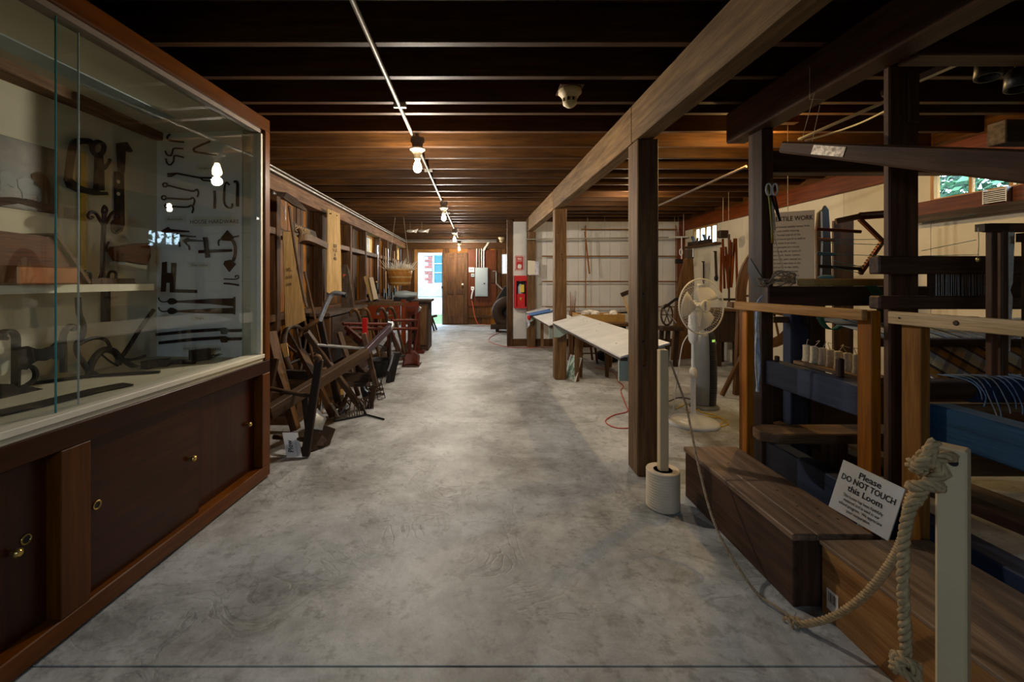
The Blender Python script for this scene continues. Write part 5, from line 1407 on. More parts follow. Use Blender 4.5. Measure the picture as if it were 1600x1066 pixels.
MB().rod(P(1068, 371, 7.6), V((P(1068, 0, 7.6).x, 7.6, 2.598)), .004, 5).build('hanging_wire', 'white_paint', hk_)
MB().rod(P(1065, 371, 7.6), P(1065, 412, 7.6), .009, 8).build('drop', 'white_paint', hk_)
MB().tube([P(1064 + 2.4 * math.cos(t), 394 + 5 * math.sin(t), 7.55) for t in [i * math.pi / 6 for i in range(12)]], .007, 6, closed=True).build('oval', 'white_paint', hk_)
MB().box(P(1056, 412, 7.6).x, P(1066, 412, 7.6).x, 7.58, 7.64, P(0, 412, 7.6).z, P(0, 405, 7.6).z).build('weight', 'iron', hk_)

# ------------------------------------------------------------------ right wall: sign, paddles, reel, tools
tx = thing('textile_sign', 'tan paper sign headed TEXTILE WORK hanging behind the loom post', 'sign', P(1242, 445, 3.05))
Ta, Tb = P(1203, 340, 3.12), P(1273, 328, 2.98); xd = (Tb - Ta); xd.z = 0; W_ = xd.length; xd.normalize()
zt, zb_ = Tb.z, P(1273, 452, 2.98).z; n_ = V((xd.y, -xd.x, 0))
MB().prism([V((Ta.x, Ta.y, zb_)), V((Tb.x, Tb.y, zb_)), V((Tb.x, Tb.y, zt)), V((Ta.x, Ta.y, zt))], -n_ * .008).build('board', 'paper_tan', tx)
o_ = V((Ta.x, Ta.y, 0)) + xd * .012
text('lettering', 'TEXTILE WORK', .046, o_ + V((0, 0, zt - .065)), xd, (0, 0, 1), 'ink_brown', tx, wscale=.72, bold=.0005)
for i, s in enumerate(('Hand loomed textiles comes from', 'the Local textile weaving', 'art. Textiles may be in the', 'line of woven goods as well as', 'cloth made from linen.', 'The examples are mostly', 'wool, rug, silk, or types of', 'hand work. Items, cotton,', 'wool rags, yarn, tweed, etc.', 'The work was done in the', 'years prior to the 1800s,', 'then up to some extent', 'after the industrialization', 'and the later textile mills in', 'the region closed the')):
    text('body_line', s, .0215, o_ + V((0, 0, zt - .112 - i * .0285)), xd, (0, 0, 1), 'ink_brown', tx, wscale=.72)
MB().rod(P(1231, 330, 3.05), V((P(1231, 330, 3.05).x, 3.05, 2.598)), .0022, 5).build('hanging_cord', 'yarn_cream', tx)
pdl = [('wool_paddle', 'grey wooden paddle leaning right of the textile sign', ((1277, 440), (1276, 360), (1279, 333), (1284, 328), (1289, 333), (1288, 380), (1286, 442)), 'plank_grey', 3.55),
       ('wool_paddle', 'black forked paddle right of the textile sign', ((1284, 442), (1286, 380), (1285, 330), (1290, 321), (1295, 328), (1298, 375), (1300, 442), (1295, 432), (1291, 428), (1288, 434)), 'black', 3.5),
       ('wood_plank', 'broad brown plank leaning behind the wooden reel arms', ((1303, 674), (1303, 345), (1334, 343), (1333, 674)), 'tool_mid', 3.6)]
for nm, lb, ol, m, d in pdl:
    ol2 = [P(x, y, d) for x, y in ol]
    mb = MB().prism(ol2, (0, .02, 0))
    if 'paddle' in nm: mb.rod((ol2[0].x + .02, d + .01, .002), (ol2[0].x + .02, d + .01, ol2[0].z + .05), .012, 6)
    mb.build(nm, m, label=lb, cat='paddle' if 'paddle' in nm else 'plank')
rl = thing('folding_reel', 'folding wooden yarn reel with toothed arms and teal threads on the loom', 'reel', P(1330, 430, 2.8))
MB().bar(P(1306, 346, 2.8), P(1344, 338, 2.75), .03, .035).build('head_bar', 'tool_mid', rl); MB().bar(P(1342, 338, 2.78), P(1395, 334, 2.7), .03, .045).build('head_bar', 'redbrown', rl)
MB().bar(P(1342, 336, 2.76), P(1385, 334, 2.70), .012, .012).build('steel_edge', 'steel', rl)
MB().bar(P(1343, 342, 2.8), P(1380, 378, 2.8), .02, .022).build('arm', 'redbrown', rl); MB().bar(P(1380, 376, 2.8), P(1344, 428, 2.8), .02, .022).build('arm', 'redbrown', rl)
for k in range(12):
    p = P(1380, 378, 2.8).lerp(P(1344, 428, 2.8), k / 12)
    MB().rod(p, p + V((-.025, 0, .004)), .003, 5).build('tooth', 'tool_dark', rl)
for y, x0_, x1_, m in ((358, 1275, 1345, 'redbrown'), (374, 1278, 1304, 'redbrown'), (396, 1277, 1306, 'navy'), (416, 1277, 1345, 'tool_dark')):
    MB().rod(P(x0_, y, 2.85), P(x1_, y + (x1_ - x0_) * .06, 2.8), .011, 8).build('peg', m, rl)
for a, b in (((1280, 375), (1372, 374)), ((1283, 379), (1385, 383)), ((1280, 397), (1385, 400)), ((1302, 407), (1350, 418)), ((1302, 418), (1345, 427)), ((1300, 415), (1352, 416)), ((1440, 349), (1525, 335)), ((1440, 392), (1525, 375)), ((1440, 400), (1530, 398))):
    MB().rod(P(*a, 2.78), P(*b, 2.78), .0025, 4).build('teal_thread', 'teal', rl)
# tools on the right wall
for i, (a, b, w, lb) in enumerate((((1099, 409), (1099.5, 438), .022, 'thin brown rod hanging on the cream wall'), ((1117.5, 393), (1119, 434), .035, 'dark iron tool hanging on the cream wall under the small window'))):
    pa, pb2 = RP(*a, (XR - .02, 0, 0), (1, 0, 0)), RP(*b, (XR - .02, 0, 0), (1, 0, 0))
    t = thing('wall_tool', lb, 'tool', pb2)
    MB().bar(pa, pb2, w * .5, w, up=(0, 1, 0)).build('shaft', 'tool_dark', t)
    MB().lathe(pb2, (0, 0, -1), [(-.03, w * .5), (0, w * .9), (.04, w * .7), (.06, .004)], 10).build('tip', 'iron', t)
    MB().rod(pa + V((.03, 0, 0)), pa + V((-.03, 0, 0)), .008, 6).build('nail', 'iron', t)
for i, y in enumerate((7.62, 7.25)):
    t = thing('hand_plane', ('left wooden hand plane on the small window ledge', 'right wooden hand plane on the small window ledge')[i], 'hand plane', (3.80, y, 1.856))
    MB().box(3.765, 3.84, y - .16, y + .16, 1.857, 1.925).build('stock', 'tool_dark', t, bevel=.006)
    MB().bar((3.80, y - .02, 1.92), (3.80, y + .05, 2.02), .05, .012).build('iron', 'iron', t)
    MB().bar((3.80, y - .11, 1.92), (3.80, y - .14, 1.98), .025, .03).build('handle', 'tool_mid', t)
sw = thing('umbrella_swift', 'bundle of brown crossed slats of a yarn swift hanging by the cream wall', 'swift', P(1140, 460, 6.0))
for k in range(11):
    a = P(1127 + k * 2.3, 372 + random.uniform(-6, 30), 6.0 + random.uniform(-.08, .08)); b = P(1131 + k * 1.9 + random.uniform(-5, 5), 450 + random.uniform(-8, 8), 6.0 + random.uniform(-.08, .08))
    MB().bar(a, b, .028, .012, up=(0, 1, 0)).build('slat', 'redbrown', sw)
MB().rod(P(1139, 366, 6.0), P(1139, 474, 6.0), .014, 8).build('spindle', 'tool_dark', sw)
MB().rod(P(1124, 468, 6.0), P(1150, 468, 6.0), .016, 8).build('lower_bar', 'tool_dark', sw)
MB().rod(P(1138.5, 366, 6.0), V((P(1138.5, 366, 6.0).x, 6.0, 2.598)), .0025, 5).build('cord', 'yarn_cream', sw)
bkk = MB().box(P(1124, 0, 6.2).x, P(1138, 0, 6.2).x, 6.18, 6.26, P(0, 372, 6.2).z, P(0, 360, 6.2).z).build('hanging_block', 'tool_dark', bevel=.01, label='dark wooden block hanging above the yarn swift', cat='block')
WLOC[bkk.name] = bkk.location.copy()
MB().rod(bkk.location + V((0, 0, .1)), (bkk.location.x, bkk.location.y, 2.598), .004, 5).build('hanging_cord', 'yarn_cream', bkk)
gw = thing('great_wheel', 'large dark wooden spinning wheel half hidden behind the loom post', 'spinning wheel', V((P(1200, 470, 4.7).x, 4.7, 0)))
gc_ = P(1204, 462, 4.7); gr_ = .38
MB().sweep([gc_ + V((math.cos(t) * gr_, .25 * math.cos(t) * gr_, math.sin(t) * gr_ * 1.35)) for t in [2 * math.pi * i / 40 for i in range(41)]], .10, .03, (0, 1, 0)).build('rim', 'tool_mid', gw)
for k in range(10):
    t = 2 * math.pi * k / 10
    MB().rod(gc_, gc_ + V((math.cos(t) * gr_, .25 * math.cos(t) * gr_, math.sin(t) * gr_ * 1.35)), .012, 6).build('spoke', 'tool_mid', gw)
MB().lathe(gc_ - V((0, .06, 0)), (0, 1, 0), [(0, .06), (.12, .06)], 14).build('hub', 'tool_dark', gw)
for x in (1150, 1172): MB().bar(P(1158 + (x - 1160) * .2, 480, 4.75), FL(x, 617), .05, .05).build('leg', 'tool_mid', gw)
MB().bar(V((gc_.x + .03, 4.8, .02)), gc_ + V((.02, .1, .02)), .07, .06).build('upright', 'tool_dark', gw)
MB().bar(P(1128, 618, 4.65), P(1163, 548, 4.7), .035, .035).build('brace', 'tool_mid', gw); MB().bar(P(1140, 476, 4.7), P(1230, 490, 4.7), .10, .06).build('bed', 'tool_mid', gw)
lb_ = thing('loom_side_board', 'tall curved dark wooden board standing behind the fan', 'board', V((P(1068, 0, 6.8).x, 6.8, 0)))
MB().prism([P(x, y, 6.8) for x, y in ((1071, 405), (1083, 403), (1085, 440), (1083, 480), (1084, 560), (1050, 562.9), (1053, 520), (1057, 470), (1064, 430))], (0, .05, 0)).build('board', 'tool_mid', lb_)
MB().box(P(1072, 0, 6.85).x, P(1082, 0, 6.85).x, 6.8, 6.9, P(0, 404, 6.85).z, P(0, 390, 6.85).z).build('head_block', 'plank_grey', lb_)
MB().rod(P(1083, 402, 6.8), P(1083, 388, 6.8), .012, 8).build('pin', 'steel', lb_)
dk = thing('spinning_bench', 'dark cluttered spinning bench with iron fittings left of the fan', 'bench', V((P(1045, 0, 6.3).x, 6.3, 0)))
MB().bar(P(1030, 513, 6.3), P(1062, 513, 6.3), .25, .05).build('bench_top', 'tool_dark', dk)
for x in (1034, 1044, 1058): MB().bar(P(x, 515, 6.3), V((P(x - 3, 560, 6.3).x, 6.3, 0)), .05, .05).build('leg', 'tool_dark', dk)
MB().tube([P(1042 + 9 * math.cos(t), 492 + 16 * math.sin(t), 6.3) for t in [i * math.pi / 10 for i in range(20)]], .014, 6, closed=True).build('small_wheel', 'iron_rust', dk)
for k in range(6): MB().rod(P(1042, 492, 6.3), P(1042 + 9 * math.cos(k * 1.047), 492 + 16 * math.sin(k * 1.047), 6.3), .008, 5).build('spoke', 'iron_rust', dk)
MB().bar(P(1036, 482, 6.3), P(1058, 466, 6.3), .03, .03).build('lever', 'iron', dk); MB().rod(P(1034, 478, 6.3), P(1056, 505, 6.3), .014, 6).build('rod', 'steel', dk)
MB().box(P(1056, 0, 6.3).x, P(1064, 0, 6.3).x, 6.28, 6.34, P(0, 470, 6.3).z, P(0, 466, 6.3).z).build('knob', 'iron', dk)
cbk = thing('work_cabinet', 'dark low cabinet behind the tower heater', 'cabinet', V((P(1139, 0, 6.4).x, 6.4, 0)))
x0, x1 = P(1122, 0, 6.3).x, P(1153, 0, 6.3).x
MB().box(x0, x1, 6.3, 6.7, .35, .80).build('body', 'tool_dark', cbk, bevel=.008)
for x in (x0, x1 - .05):
    for y in (6.3, 6.65): MB().box(x, x + .05, y, y + .05, 0, .35).build('leg', 'tool_dark', cbk)
MB().box(x0 - .02, x1 + .02, 6.28, 6.72, .80, .83).build('top', 'tool_mid', cbk)
es = thing('spindle_stand', 'cream wooden stand with dark head beside the partition', 'stand', V((P(980, 0, 6.9).x, 6.9, 0)))
MB().bar(P(974, 463, 6.9), P(986, 500, 6.9), .05, .03).build('arm', 'pine_light', es); MB().bar(P(971, 461, 6.9), P(986, 455, 6.9), .06, .06).build('head', 'tool_dark', es)
MB().rod(P(986, 498, 6.9), V((P(986, 0, 6.9).x, 6.9, 0)), .02, 8).build('pole', 'tool_dark', es)
bk = thing('drying_rack', 'thin black metal rack against the lower white partition', 'rack', V((P(960, 0, 7.6).x, 7.6, 0)))
MB().rod(P(952, 490, 7.6), P(985, 488, 7.6), .015, 6).build('top_bar', 'iron', bk)
for x, x2 in ((957, 958), (964, 967), (983, 984)): MB().rod(P(x, 490, 7.6), V((P(x2, 0, 7.6).x, 7.6, 0)), .012, 6).build('leg', 'iron', bk)
# track spots over the loom
tk = thing('spot_track', 'pair of dark track spotlights under the joists above the loom', 'track light', P(1545, 80, 2.05))
MB().bar(P(1378, 148, 2.35), P(1580, 60, 1.95), .035, .03).build('track', 'conduit', tk)
for x, y in ((1545, 100), (1592, 118)):
    MB().rod(P(x, y - 22, 2.05), P(x, y - 8, 2.05), .014, 8).build('stem', 'black', tk)
    MB().lathe(P(x, y - 10, 2.05), (-.15, -.1, -1), [(0, .03), (.02, .045), (.10, .048), (.102, .04), (.08, .03)], 16).build('spot_head', 'black', tk)
MB().rod(P(1248, 218, 3.1), P(1385, 158, 2.62), .011, 8).build('ceiling_pipe', 'conduit', label='thin pipe slanting under the joists between the loom posts', cat='pipe')
MB().tube(curve_pts([P(1257, 220, 3.1), P(1300, 208, 3.0), P(1345, 192, 2.85), P(1384, 173, 2.7)], 16), .006, 6).build('ceiling_cable', 'white_cord', label='pale cable drooping below the slanting pipe between the loom posts', cat='cable')
MB().rod(P(1010, 330, 4.6), P(1166, 260, 3.5), .011, 8).build('ceiling_pipe', 'conduit_dark', label='dark thin pipe under the joists between nearest post and loom', cat='pipe')
MB().box(P(1572, 0, 2.6).x, P(1640, 0, 2.6).x, 2.6, 2.7, P(0, 222, 2.6).z, P(0, 186, 2.6).z).build('beam_stub', 'plank_grey', bevel=.005, label='grey sawn beam end high at the right edge above the window', cat='beam')
hd = thing('wire_basket', 'small ribbed metal holder on the ledge by the near right window', 'holder', RP(1560, 318, (XR - .08, 0, 0), (1, 0, 0)))
c = RP(1558, 309, (XR - .115, 0, 0), (1, 0, 0))
for k in range(7): MB().box(c.x - .02, c.x + .014, c.y - .07, c.y + .07, 1.815 + k * .014, 1.822 + k * .014).build('rib', 'conduit', hd)
for s in (-.07, .07): MB().box(c.x - .022, c.x + .014, c.y + s - .004, c.y + s + .004, 1.81, 1.915).build('end_plate', 'conduit', hd)

# ================================================================== LEFT SIDE: farm implements along the wall
def TB(name, mat, par, pts, r, n=8, smooth=True, k=20):
    pts = [P(*p) if not isinstance(p, V) else p for p in pts]
    for p in pts: p.z = max(p.z, .004)
    return MB().tube(curve_pts(pts, k) if smooth and len(pts) > 2 else pts, r, n).build(name, mat, par)
def BR(name, mat, par, a, b, w, h, up=(0, 0, 1), **k):
    a = P(*a) if not isinstance(a, V) else a; b = P(*b) if not isinstance(b, V) else b
    return MB().bar(a, b, w, h, up, **k).build(name, mat, par, bevel=.004)

# --- 1 near plow: handles, rungs, long beam, mouldboard
p1 = thing('walking_plow', 'nearest old wooden walking plow with grey metal mouldboard beside the display case', 'plow', FL(478, 716), group='old walking plows')
BR('handle', 'tool_dark', p1, (499, 562, 3.14), V((-1.205, 3.06, .012)), .055, .035, (0, 1, 0))
TB('handle_tip', 'tool_mid', p1, [(499, 566, 3.14), (499, 561, 3.14), (496, 558, 3.14), (492, 561, 3.14)], .022)
BR('handle', 'tool_dark', p1, (430, 560, 3.35), V((-1.62, 3.20, .012)), .055, .035, (0, 1, 0))
TB('rung', 'tool', p1, [(420, 607, 3.22), (487, 620, 3.10)], .016)
TB('rung', 'tool_mid', p1, [(428, 683, 3.16), (474, 687, 3.08)], .018)
BR('beam', 'tool', p1, (418, 646, 2.98), (572, 551, 3.95), .075, .085)
BR('clevis_bar', 'purple', p1, (568, 553, 3.93), (609, 512, 4.22), .05, .06)
TB('clevis', 'steel', p1, [(604, 520, 4.2), (612, 512, 4.22), (613, 506, 4.24), (606, 504, 4.24)], .018)
def mold(s, t):
    a = P(487, 630, 3.28).lerp(P(510, 655, 3.30), s); b = P(489, 668, 3.18).lerp(P(505, 672, 3.28), s)
    return a.lerp(b, t) + V((0, -.06 * math.sin(t * 2.6) * (1 - s * .4), 0))
MB().grid(mold, 6, 6, .008).build('mouldboard', 'steel', p1)
MB().prism([V((-1.24, 3.10, .01)), V((-1.11, 3.28, .01)), V((-1.09, 3.36, .10)), V((-1.20, 3.18, .22))], (-.03, .03, 0)).build('landside', 'tool_dark', p1)
MB().prism([P(493, 684, 3.22), P(504, 680, 3.25), P(510, 690, 3.24), P(505, 697, 3.22), P(495, 697, 3.20)], (-.02, .06, 0)).build('share', 'iron_rust', p1)
BR('standard', 'tool_dark', p1, (478, 618, 3.3), (486, 690, 3.22), .05, .06, (0, 1, 0))
# plow card
ps = thing('plow_card', 'white card lettered Plow standing at the foot of the nearest plow', 'sign', P(458, 714, 3.0))
a, b, c, d = P(448, 715, 3.02), P(472, 714.5, 3.02), P(465, 676, 3.10), P(441, 676, 3.10)
a.z = b.z = max(.004, a.z); n = (b - a).cross(d - a).normalized()
MB().prism([a, b, c, d], -n * .004).build('card', 'paper', ps)
xd = (d - a).normalized(); yd = -(b - a).normalized()
text('lettering', 'Plow', .052, a + (b - a) * .52 + xd * .035, xd, yd, 'ink', ps, wscale=.85, bold=.0008)
text('lettering', 'Used on the early farms', .014, a + (b - a) * .80 + xd * .012, xd, yd, 'ink', ps, wscale=.72)

# --- 2 second plow with gooseneck handles
p2 = thing('walking_plow', 'wooden walking plow with pale curved gooseneck grip standing behind the nearest plow', 'plow', FL(565, 640), group='old walking plows')
BR('handle', 'tool', p2, (478, 518, 3.72), V(FL(566, 641)), .045, .06, (0, 1, 0))
TB('grip', 'tool_mid', p2, [(469, 525, 3.72), (473, 517, 3.72), (486, 508, 3.72), (499, 500, 3.74)], .020)
MB().tube(curve_pts([P(*q) for q in ((499, 502, 3.74), (504, 490, 3.76), (511, 473, 3.78), (517, 462, 3.80), (525, 458, 3.80), (540, 461, 3.80))], 25), .021, 10).build('gooseneck_grip', 'steel', p2)
TB('grip_end', 'black', p2, [(535, 461, 3.80), (541, 461.5, 3.80)], .0225)
BR('handle', 'tool_dark', p2, (500, 500, 3.76), V((-1.30, 4.1, .05)), .05, .04, (0, 1, 0))
TB('rung', 'steel', p2, [(495, 539, 3.78), (572, 545, 4.1)], .014)
BR('upright', 'tool', p2, (568, 521, 4.15), (588, 606, 4.2), .045, .035, (0, 1, 0))
BR('foot', 'tool_dark', p2, (586, 600, 4.2), V(FL(578, 638)), .05, .05, (0, 1, 0))
BR('beam', 'tool_dark', p2, (440, 585, 3.9), (585, 590, 4.3), .07, .08)
MB().grid(lambda s, t: P(553 + 24 * s, 556 + 48 * t, 4.35 - .2 * t) + V((0, .06 * math.sin(3 * t), 0)), 5, 5, .01).build('mouldboard', 'iron_rust', p2)

# --- 3 spring rake on the floor
rk = thing('spring_rake', 'curved-tine iron rake lying on the floor before the plows', 'rake', FL(545, 655))
base0, base1 = FL(522, 660), FL(572, 650)
for q in (base0, base1): q.z = .012
MB().rod(base0, base1, .009, 6).build('bar', 'iron', rk)
MB().rod(base1, V((FL(600, 657).x, FL(600, 657).y, .01)), .009, 6).build('side_bar', 'iron', rk); MB().rod(base1, P(562, 628, 4.0), .010, 6).build('side_bar', 'iron', rk)
for k in range(7):
    a = base0.lerp(base1, k / 6.5 + .02)
    MB().tube(curve_pts([a, a + V((-.02, .06, .07)), a + V((-.03, .15, .11)), a + V((-.02, .26, .09)), a + V((.0, .32, .03))], 14), .006, 6).build('tine', 'iron_rust', rk)

# --- 4 cultivator with wire cage
cu = thing('hand_cultivator', 'iron hand cultivator with wheel and wire cage in the front row', 'cultivator', FL(579, 640))
c = P(577, 592, 4.3)
MB().tube([c + V((math.cos(t) * .06, math.sin(t) * .02, math.sin(t) * .13)) for t in [2 * math.pi * i / 20 for i in range(20)]], .010, 6, closed=True).build('wheel', 'steel', cu)
for k in range(5): MB().rod(c, c + V((math.cos(k * 1.257) * .06, math.sin(k * 1.257) * .02, math.sin(k * 1.257) * .13)), .005, 5).build('spoke', 'iron', cu)
MB().prism([P(562, 575, 4.35), P(570, 573, 4.35), P(575, 622, 4.28), P(569, 630, 4.28), P(563, 610, 4.3)], (0, .03, 0)).build('shank', 'iron_rust', cu)
for a, b in (((589, 590), (595, 614)), ((593, 588), (602, 622)), ((595, 622), (602, 622)), ((588, 600), (590, 625)), ((590, 625), (598, 624)), ((589, 592), (599, 586)), ((599, 586), (593, 604))):
    TB('cage_wire', 'iron', cu, [(*a, 4.25), (*b, 4.2)], .004, 5)
for x in (571, 577, 583): BR('tooth', 'iron_rust', cu, (x, 612, 4.27), V((P(x, 640, 4.2).x, 4.2, .005)), .02, .03, (0, 1, 0), w1=.008, h1=.02)
BR('stand_rod', 'iron', cu, V((P(572, 0, 4.2).x, 4.2, .006)), (577, 628, 4.25), .015, .015)

# --- 5 red seeder
sd_ = thing('red_seeder', 'red-painted wooden seed drill with long rails and bright red lever', 'seed drill', V((-1.45, 5.9, 0)))
for y, x0, x1 in ((507, 536, 611), (514, 543, 606)): TB('rail', 'red_paint', sd_, [(x0, y - 1, 5.4), (x1, y, 5.9)], .022)
for y in (501, 514): TB('rail', 'red_paint', sd_, [(612, y, 6.1), (652, y, 6.5)], .020)
BR('lever', 'red_bright', sd_, (570, 497, 5.3), (570, 533, 5.3), .06, .03, (0, 1, 0))
BR('diagonal', 'red_paint', sd_, (540, 511, 5.4), (568, 535, 5.3), .05, .05)
for x, d in ((545, 5.45), (608, 5.9), (640, 6.4)): BR('leg', 'red_paint', sd_, (x, 505, d), V((P(x, 0, d).x, d, .004)), .05, .045)
MB().lathe(P(556, 540, 5.5) - V((.12, 0, 0)), (1, .1, 0), [(0, .16), (.02, .17), (.25, .17), (.27, .16)], 18).build('seed_drum', 'tool_mid', sd_)
for x in (545, 568): BR('drum_bracket', 'red_paint', sd_, (x, 512, 5.45), (x, 545, 5.5), .03, .03)

# --- 6 scraper scoop with long handles
so = thing('drag_scoop', 'dark red iron drag scoop with raised wooden handles at the end of the row', 'scoop', FL(642, 569))
MB().grid(lambda s, t: V((-1.07 + .24 * s, 6.36 - .12 * t + .06 * math.sin(s * 3.14), .02 + .20 * (1 - t) * (.6 + .4 * math.sin(s * 3.14)))), 8, 6, .012).build('pan', 'red_paint', so)
MB().grid(lambda s, t: V((-1.07 + .24 * s, 6.24 + .30 * t, .012)), 4, 4, .012).build('pan_floor', 'iron_rust', so)
BR('handle', 'red_paint', so, V((-.94, 6.42, .06)), (655, 486, 6.6), .035, .035); TB('handle_tip', 'steel', so, [(654, 490, 6.6), (655, 484, 6.6), (657, 480, 6.6)], .022)
BR('drag_bar', 'red_paint', so, (610, 514, 5.4), V((-1.05, 6.28, .10)), .03, .035)
BR('chain_bar', 'iron', so, (610, 514, 5.4), V((P(606, 0, 5.4).x, 5.4, .02)), .02, .02)
MB().rod(P(606, 560, 5.4), P(632, 556, 5.9), .014, 6).build('pull_rod', 'iron', so)
# --- 7 dark plough share lying
MB().prism([P(602, 598, 5.28), P(608, 599.5, 5.28), P(613, 575, 5.35), P(620, 552, 5.4), P(614, 551, 5.4), P(606, 575, 5.32)], (.05, .08, .0)).build('plow_share', 'iron', bevel=.006, label='loose black plow share standing on end before the red seeder', cat='plow share')
MB().tube(curve_pts([P(614, 553, 5.36), P(611, 566, 5.33), P(606, 580, 5.3)], 8), .014, 6).build('chain_hook', 'steel', label='pale metal hook hanging on the loose black plow share', cat='hook')

# --- 8 plows further back: bent handles
for i, (x, y, d, lb) in enumerate(((598, 486, 6.3, 'back-row plow with bent grey handle right of the red lever'), (556, 488, 5.9, 'back-row plow with bent wooden handle behind the gooseneck grip'))):
    t = thing('walking_plow', lb, 'plow', V((P(x, 0, d).x, d, 0)), group='old walking plows')
    for s in (0, 1):
        o = V((.10 * s, .16 * s, 0))
        pts = [P(x - 8, y + 6, d) + o, P(x - 7, y - 1, d) + o, P(x - 1, y - 4, d) + o, P(x + 5, y + 6, d + .1) + o, P(x + 9, y + 24, d + .3) + o]
        pts.append(V((pts[-1].x + .1, d + .55, .10)))
        MB().tube(curve_pts(pts, 24), .022, 8).build('handle', 'tool_mid' if i else 'tool', t)
        MB().tube([pts[0], pts[0].lerp(pts[1], .5)], .025, 8).build('grip', 'steel' if i == 0 else 'tool', t)
    f = pts[-1]
    MB().rod(P(x + 4, y + 8, d + .12), P(x + 4, y + 8, d + .12) + V((.10, .16, 0)), .013, 6).build('rung', 'tool', t)
    MB().bar(V((f.x, f.y, .12)), V((f.x + .05, f.y + .8, .34)), .06, .07).build('beam', 'tool_dark', t)
    MB().prism([V((f.x - .06, f.y - .12, .004)), V((f.x + .14, f.y + .1, .004)), V((f.x + .06, f.y + .1, .18)), V((f.x - .04, f.y, .14))], (-.08, .02, 0)).build('bottom', 'iron_rust', t)
# --- iron and wooden wheels leaning in the dark
def wheel(cx, cy, cz, r, n, tilt, mat, lb, w=.03):
    t = thing('leaning_cartwheel', lb, 'wheel', (cx, cy, 0))
    u = V((0, 1, 0)); v = V((-math.sin(tilt), 0, math.cos(tilt))); c = V((cx, cy, cz)); ax = u.cross(v)
    MB().tube([c + (u * math.cos(q) + v * math.sin(q)) * r for q in [2 * math.pi * i / 32 for i in range(32)]], w, 7, closed=True).build('rim', mat, t)
    for k in range(n):
        q = 2 * math.pi * k / n; MB().rod(c, c + (u * math.cos(q) + v * math.sin(q)) * r, w * .5, 6).build('spoke', mat, t)
    MB().lathe(c - ax * .06, ax, [(0, w * 1.3), (.12, w * 1.3)], 12).build('hub', mat, t)
wheel(-1.86, 4.65, .42, .36, 10, .35, 'tool_dark', 'dark spoked wooden wheel leaning on the left wall behind the plows')
lg = thing('timber_trough', 'rough brown wooden trough lying under the left wall', 'trough', (-1.75, 4.0, 0))
MB().box(-1.95, -1.55, 3.75, 4.27, .004, .05).build('bottom', 'tool_mid', lg); MB().box(-1.95, -1.91, 3.75, 4.27, .05, .30).build('side', 'tool_mid', lg); MB().box(-1.59, -1.55, 3.75, 4.27, .05, .30).build('side', 'tool_mid', lg)
MB().box(-1.91, -1.59, 3.75, 3.79, .05, .28).build('end', 'tool', lg); MB().box(-1.91, -1.59, 4.23, 4.27, .05, .28).build('end', 'tool', lg)
for i, (a, b, w, m, lb) in enumerate((((424, 520, 3.7), (462, 600, 3.55), .07, 'tool_mid', 'brown timber slanting beside the display case end'), ((470, 548, 4.0), (520, 600, 3.9), .06, 'tool_mid', 'curved brown timber behind the nearest plow'), ((530, 520, 4.7), (560, 570, 4.6), .05, 'tool', 'short timber leaning behind the gooseneck plow'))):
    pb_ = P(*b); pb_.z = .03
    MB().sweep(curve_pts([P(*a), P(*a).lerp(pb_, .5) + V((0, -.05, .06)), pb_], 10), w, w * .8).build('loose_timber', m, label=lb, cat='timber')
for i, (px, py, d, r, h, lb) in enumerate(((518, 555, 4.5, .11, .34, 'small wooden keg standing behind the plows'),)):
    b = V((P(px, py, d).x, d, .003)); t = thing('wooden_keg', lb, 'keg', b)
    MB().lathe(b, (0, 0, 1), [(0, r * .85), (h * .25, r), (h * .5, r * 1.06), (h * .75, r), (h, r * .85), (h - .01, r * .75)], 18).build('staves', 'tool_mid', t)
    for q in (.12, .85): MB().lathe(b + V((0, 0, h * q)), (0, 0, 1), [(0, r * .965), (.03, r * .99)], 18).build('hoop', 'iron_rust', t)
MB().prism([P(438, 538, 3.72), P(448, 536, 3.72), P(451, 556, 3.70), P(444, 559, 3.70)], (0, .01, 0)).build('tan_tag', 'tan_hide', label='small tan tag among the implements beside the display case', cat='tag')
yp = thing('loose_parts', 'ochre and white clutter of small parts under the nearest plow beam', 'parts', P(510, 640, 3.9))
for k in range(9):
    q = V((-1.32 + random.uniform(-.12, .12), 3.95 + random.uniform(-.15, .2), .03)); MB().bar(q, q + V((random.uniform(-.12, .12), random.uniform(-.1, .1), random.uniform(.05, .2))), .03, .02).build('part', random.choice(('ochre', 'tool_mid', 'steel', 'iron_rust')), yp)

